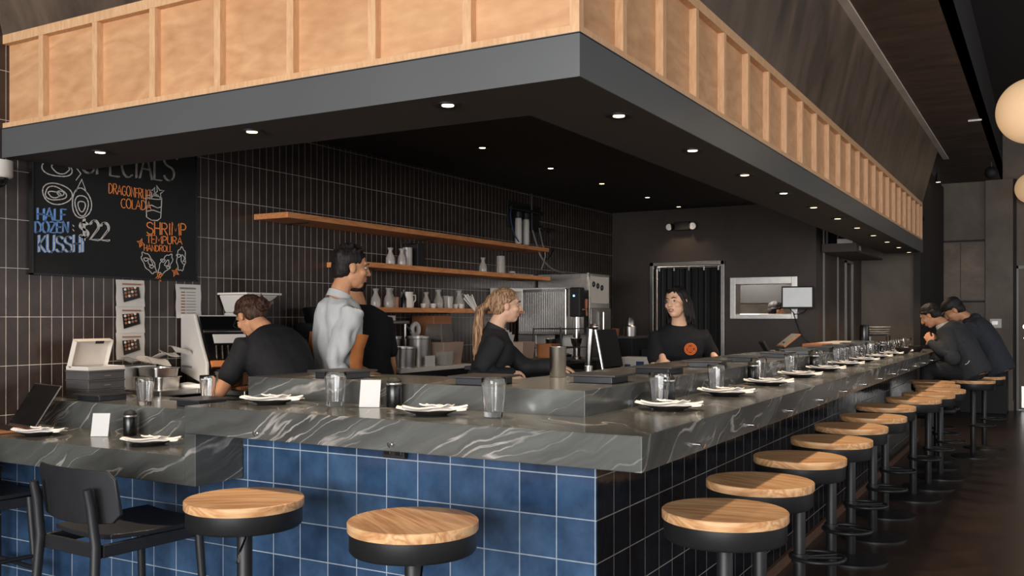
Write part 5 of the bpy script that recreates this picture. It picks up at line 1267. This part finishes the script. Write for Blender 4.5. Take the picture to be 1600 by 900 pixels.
    if hair == 'pony':
        g.ell(HP(0, -.110, .012), (.032*hs, .034*hs, .036*hs), hm); g.ell(HP(0, -.11, .03), (.05*hs, .03*hs, .05*hs), hm)
        rr = random.Random(8)
        for k in range(30):
            a = rr.uniform(0, 2*PI); q = rr.random(); p0 = HP(.015*math.cos(a), -.125, .01+.015*math.sin(a)); L = rr.uniform(.24, .40)
            p1 = p0+Vector((.030*math.cos(a)*q, -.035-.03*q, -.04)); p2 = p1+Vector((.03*math.cos(a), -.02*q, -L*.45)); p3 = p2+Vector((.012*math.cos(a*2), .015-.03*q, -L*.5))
            g.cap([p0, p1, p2, p3], [.013, .015, .014, .004], 7)
    if hair == 'long':
        for k in (-1, 1):
            for j in range(6):
                yy = .040-.022*j; g.cap([HP(k*.012, yy+.005, .112), HP(k*.068, yy, .06), HP(k*(.080+.003*(j % 2)), yy-.014, -.01), HP(k*(.076+.006*(j % 3)), yy-.024, -.08), HP(k*(.072+.01*(j % 3)), yy-.03, -.12-.012*j)], [.010*hs, .011*hs, .011*hs, .010*hs, .004*hs], 8)
        g.ell(HP(0, -.075, -.05), (.07*hs, .035*hs, .10*hs), hm)
    if hair != 'none': remeshed(g, 'hair', hairmat_, root, .0055, 1, .005, 40, (1, 1, .2))
    return dict(root=root, body=body, shirt=sh_o, HP=HP, sp=sp, s=s, hm=hm, arms=arms, hip=hip, X=X, torso=torso, RX=RX, nb=nb, up=up)

# 1 bun-haired worker bending over the prep table
P = person('person with dark bun and glasses, black T-shirt, bent over the prep table', (-3.565, 3.84, 0), R(82), 1.63, head=(0, 36, 0), lean=18, curl=22,
           hands={'L': ((-3.96, 3.76, 1.05), (-.8, -.25, -.5), (.1, 0, 1)), 'R': ((-3.95, 4.02, 1.06), (-.9, -.1, -.35), (0, 0, 1))}, skin='skinmid', hair='bun', hairmat_='hairbrown', trousers='jeans', girth=1.12,
           poles={'L': (-.6, .1, -1), 'R': (.6, .1, -1)})
g = G(); HP = P['HP']
for k in (-1, 1):
    pts = [HP(k*.033+.023*math.cos(2*PI*i/18), .104, .008+.018*math.sin(2*PI*i/18)) for i in range(18)]; g.tube(pts, .0018, 6, True)
    g.cap([HP(k*.056, .100, .012), HP(k*.080, .02, .012), HP(k*.083, -.01, .008)], [.0018, .0018, .0018], 6)
g.cap([HP(-.01, .105, .012), HP(.01, .105, .012)], [.002, .002], 6); g.build('glasses', 'matte', P['root'], smooth=True)
# 2 man in grey
P = person('standing person in a light grey shirt and rust apron, short dark hair, back turned', (-3.665, 4.295, 0), R(-20), 1.80, head=(-16, 6, 0), lean=2, curl=4,
           skin='skinmid', hair='short', hairmat_='hairblack', shirt='greytee', sleeve='elbow', trousers='matte', girth=.80, shw=.158, folds=.026, fsc=15, poles={'R': (.1, -1, -.2)},
           hands={'R': ((-3.50, 4.25, .90), (.15, .5, -.8), (.8, -.3, .2)), 'L': ((-3.62, 4.62, 1.02), (.4, .8, -.3), (-.4, 0, 1))})
def shell(P, z0, z1, a0, a1, inf, mat, nm, extra_down=0):
    """a cloth panel lying over the front of the torso"""
    rings = []
    for r in P['torso'](inf, z0, z1)+[]:
        n = len(r); rings.append([r[i] for i in range(n) if a0 <= 360*i/n <= a1])
    if extra_down: rings = [[p+Vector((0, .01, -extra_down)) for p in rings[0]]]+rings
    rin = [[p-Vector((0, .004, 0)) for p in reversed(r)] for r in rings]
    return G().loft([a+b_ for a, b_ in zip(rings, rin)]).build(nm, mat, P['root'], smooth=True)
shell(P, -.08, .33, -30, 210, .058, 'rust', 'apron', .35)
g = G()
g.cap([P['sp'](-.165, .0, .03), P['sp'](-.1, -.135, .03), P['sp'](.1, -.135, .03), P['sp'](.165, .0, .03)], [.009]*4, 8)
g.build('apron_tie', 'rust', P['root'], smooth=True)
# collar
def collar(P, mat, r=.066, th=.013, zoff=.008):
    c = P['nb']+P['up']*zoff*P['s']; rings = []; fw = P['RX'](12) @ Vector((0, 1, 0))
    for (q, dz) in ((1.22, -.035), (1.12, -.015), (.98, .022), (.92, .024), (1.0, -.01), (1.12, -.03)):
        rings.append([c+(P['X']*math.cos(2*PI*i/28)*r*q+fw*math.sin(2*PI*i/28)*r*q)*P['s']+P['up']*dz*.8+Vector((0, 0, -.014*math.sin(2*PI*i/28)-(.012 if i == 7 else 0))) for i in range(28)])
    rings.append(rings[0]); G().loft(rings, False).build('collar', mat, P['shirt'], smooth=True)
collar(P, 'greytee'); 
G().box(-.035, -.012, -.093, -.0905, 0, .018, mtx=Matrix.Translation(P['nb']+Vector((0, .0, .01)))).build('collar_tag', 'matte', P['shirt'])
# 3 man in black behind
P = person('person in a black T-shirt behind the one in grey, head bowed away', (-3.80, 4.73, 0), R(62), 1.74, head=(10, 12, 0), lean=6, curl=10, skin='skinmid', hair='short', hairmat_='hairblack', girth=1.08, shw=.165,
           hands={'L': ((-3.98, 4.78, 1.06), (-1, 0, -.2), (0, 0, 1))})
# 4 blonde
P = person('person with a long blonde ponytail and black shirt, in profile facing right', (-3.045, 5.01, 0), R(-58), 1.565, head=(8, 2, 0), lean=4, curl=6, skin='skinlight', hair='pony', hairmat_='hairblonde', shirt='blackshirt', sleeve='long', girth=.95, shw=.17, folds=.014,
           hands={'R': ((-2.84, 4.94, 1.05), (.5, .2, -.6), (.4, -.8, .3)), 'L': ((-2.66, 5.25, 1.08), (.8, .3, -.3), (0, 0, 1))})
collar(P, 'blackshirt', .064, .016, .012)
G().box(-.06, .06, -.145, -.139, -.02, .04, mtx=Matrix.Translation(P['hip']+Vector((0, 0, .03)))).build('apron_knot', 'greyplastic', P['root'], bevel=.004)
# 5 facing woman
P = person('smiling person in a black T-shirt with a round orange emblem, leaning on the ledge', (-2.30, 6.42, 0), R(-160), 1.60, head=(-30, -2, 6), lean=6, curl=6, skin='skinlight', hair='long', hairmat_='hairblack', girth=.96, shw=.165,
           hands={'R': ((-2.27, 6.02, 1.10), (.35, -.5, -.6), (0, -.5, 1)), 'L': ((-2.02, 6.38, 1.10), (.5, -.2, -.7), (.5, 0, 1))}, poles={'R': (.3, -1, -.6), 'L': (-.3, -1, -.6)})
# emblem on the chest, a flat print just off the cloth
c = P['sp'](-.078, .134, .375*P['s']); fw = P['RX'](12) @ Vector((0, 1, 0)); u = Vector((1, 0, 0)); v = fw.cross(u)
g = G()
for r0 in (.040, .031):
    pts = [c+fw*.014+u*r0*math.cos(2*PI*i/28)-v*r0*math.sin(2*PI*i/28) for i in range(28)]; g.tube(pts, .0035, 6, True)
for k in range(5):
    a = R(25+k*8); h = .032*math.cos(a-.5); g.tube([c+fw*.015+u*(-.022+.009*k)-v*(-h*.7), c+fw*.016+u*(-.016+.009*k)-v*.004, c+fw*.015+u*(-.022+.010*k)-v*(h*.7)], .0035, 6)
g.build('emblem', 'orange', P['shirt'], smooth=True)
G().cap([P['HP'](-.014, .090, -.056), P['HP'](0, .0962, -.0565), P['HP'](.014, .090, -.056)], [.002, .0035, .002], 8).build('teeth', 'teeth', P['body'], smooth=True)
shell(P, -.08, .0, -15, 195, .030, 'greyplastic', 'apron_band', .08)
g = G()
# 6 cook in the kitchen
P = person('person glimpsed through the pass-through, dark hair, dark top with a pale collar', (-3.03, 11.35, 0), R(-55), 1.60, head=(0, 10, 0), lean=8, curl=10, skin='skinmid', hair='tied', hairmat_='hairblack', girth=1.0,
           hands={'R': ((-2.75, 11.5, 1.05), (.7, .5, -.2), (0, 0, 1)), 'L': ((-2.8, 11.7, 1.05), (.7, .5, -.2), (0, 0, 1))})
collar(P, 'ceramic', .085, .008, .0)
# 7 eating guest in charcoal sweater
P = person('seated person in a charcoal sweater with dark tied hair, hands at the mouth', (-.66, 10.40, 0), R(80), 1.68, head=(0, 34, 0), lean=22, curl=18, skin='skinmid', hair='tied', hairmat_='hairblack', shirt='sweater', sleeve='long', seated=.765, girth=1.12, folds=.012,
           hands={'L': ((-1.02, 10.20, 1.13), (-.4, .3, .6), (-.5, -.8, .3)), 'R': ((-1.02, 10.42, 1.12), (-.4, -.3, .6), (-.5, .8, .3))}, poles={'L': (-.5, -.3, -1), 'R': (.5, -.3, -1)})
collar(P, 'ceramic', .072, .010, .012)
G().tube([P['hip']+Vector((-.212, .02, .06)), P['hip']+Vector((-.214, -.005, .075)), P['hip']+Vector((-.214, -.02, .10))], .004, 6).build('logo_tick', 'card', P['shirt'], smooth=True)
# 8 guest in cap
P = person('seated person in a dark cap and slate hooded top, farthest along the bar', (-.49, 11.15, 0), R(86), 1.78, head=(10, 38, 0), lean=20, curl=16, skin='skinmid', hair='short', hairmat_='hairblack', shirt='hoodie', sleeve='long', seated=.765, girth=1.15, folds=.012,
           hands={'L': ((-1.03, 10.98, 1.14), (-.8, .3, -.1), (0, 0, 1)), 'R': ((-1.03, 11.3, 1.14), (-.8, -.3, -.1), (0, 0, 1))})
HP, hm = P['HP'], P['hm']
g = G(); g.ell(HP(0, -.012, .075), (.092, .108, .075), hm); g.ell(HP(0, -.012, .055), (.094, .110, .035), hm)
cp = remeshed(g, 'cap', 'matte', P['root'], .006, 2)
rings = []
for i in range(9):
    u = -1+2*i/8; rings.append([HP(.075*u, .07, .055), HP(.07*u, .17-.035*u*u, .045-.012*u*u), HP(.07*u, .17-.035*u*u, .041-.012*u*u), HP(.075*u, .07, .050)])
G().loft(rings).build('brim', 'matte', cp, smooth=True)
G().ell(HP(.05, .075, .085), (.012, .012, .012), hm).build('badge', 'rust', cp, smooth=True)
g = G(); g.ell(P['nb']+Vector((0, -.06, .01)), (.11, .07, .08)); g.ell(P['nb']+Vector((0, -.02, .0)), (.13, .09, .05)); remeshed(g, 'hood', 'hoodie', P['shirt'], .009, 3, .006)
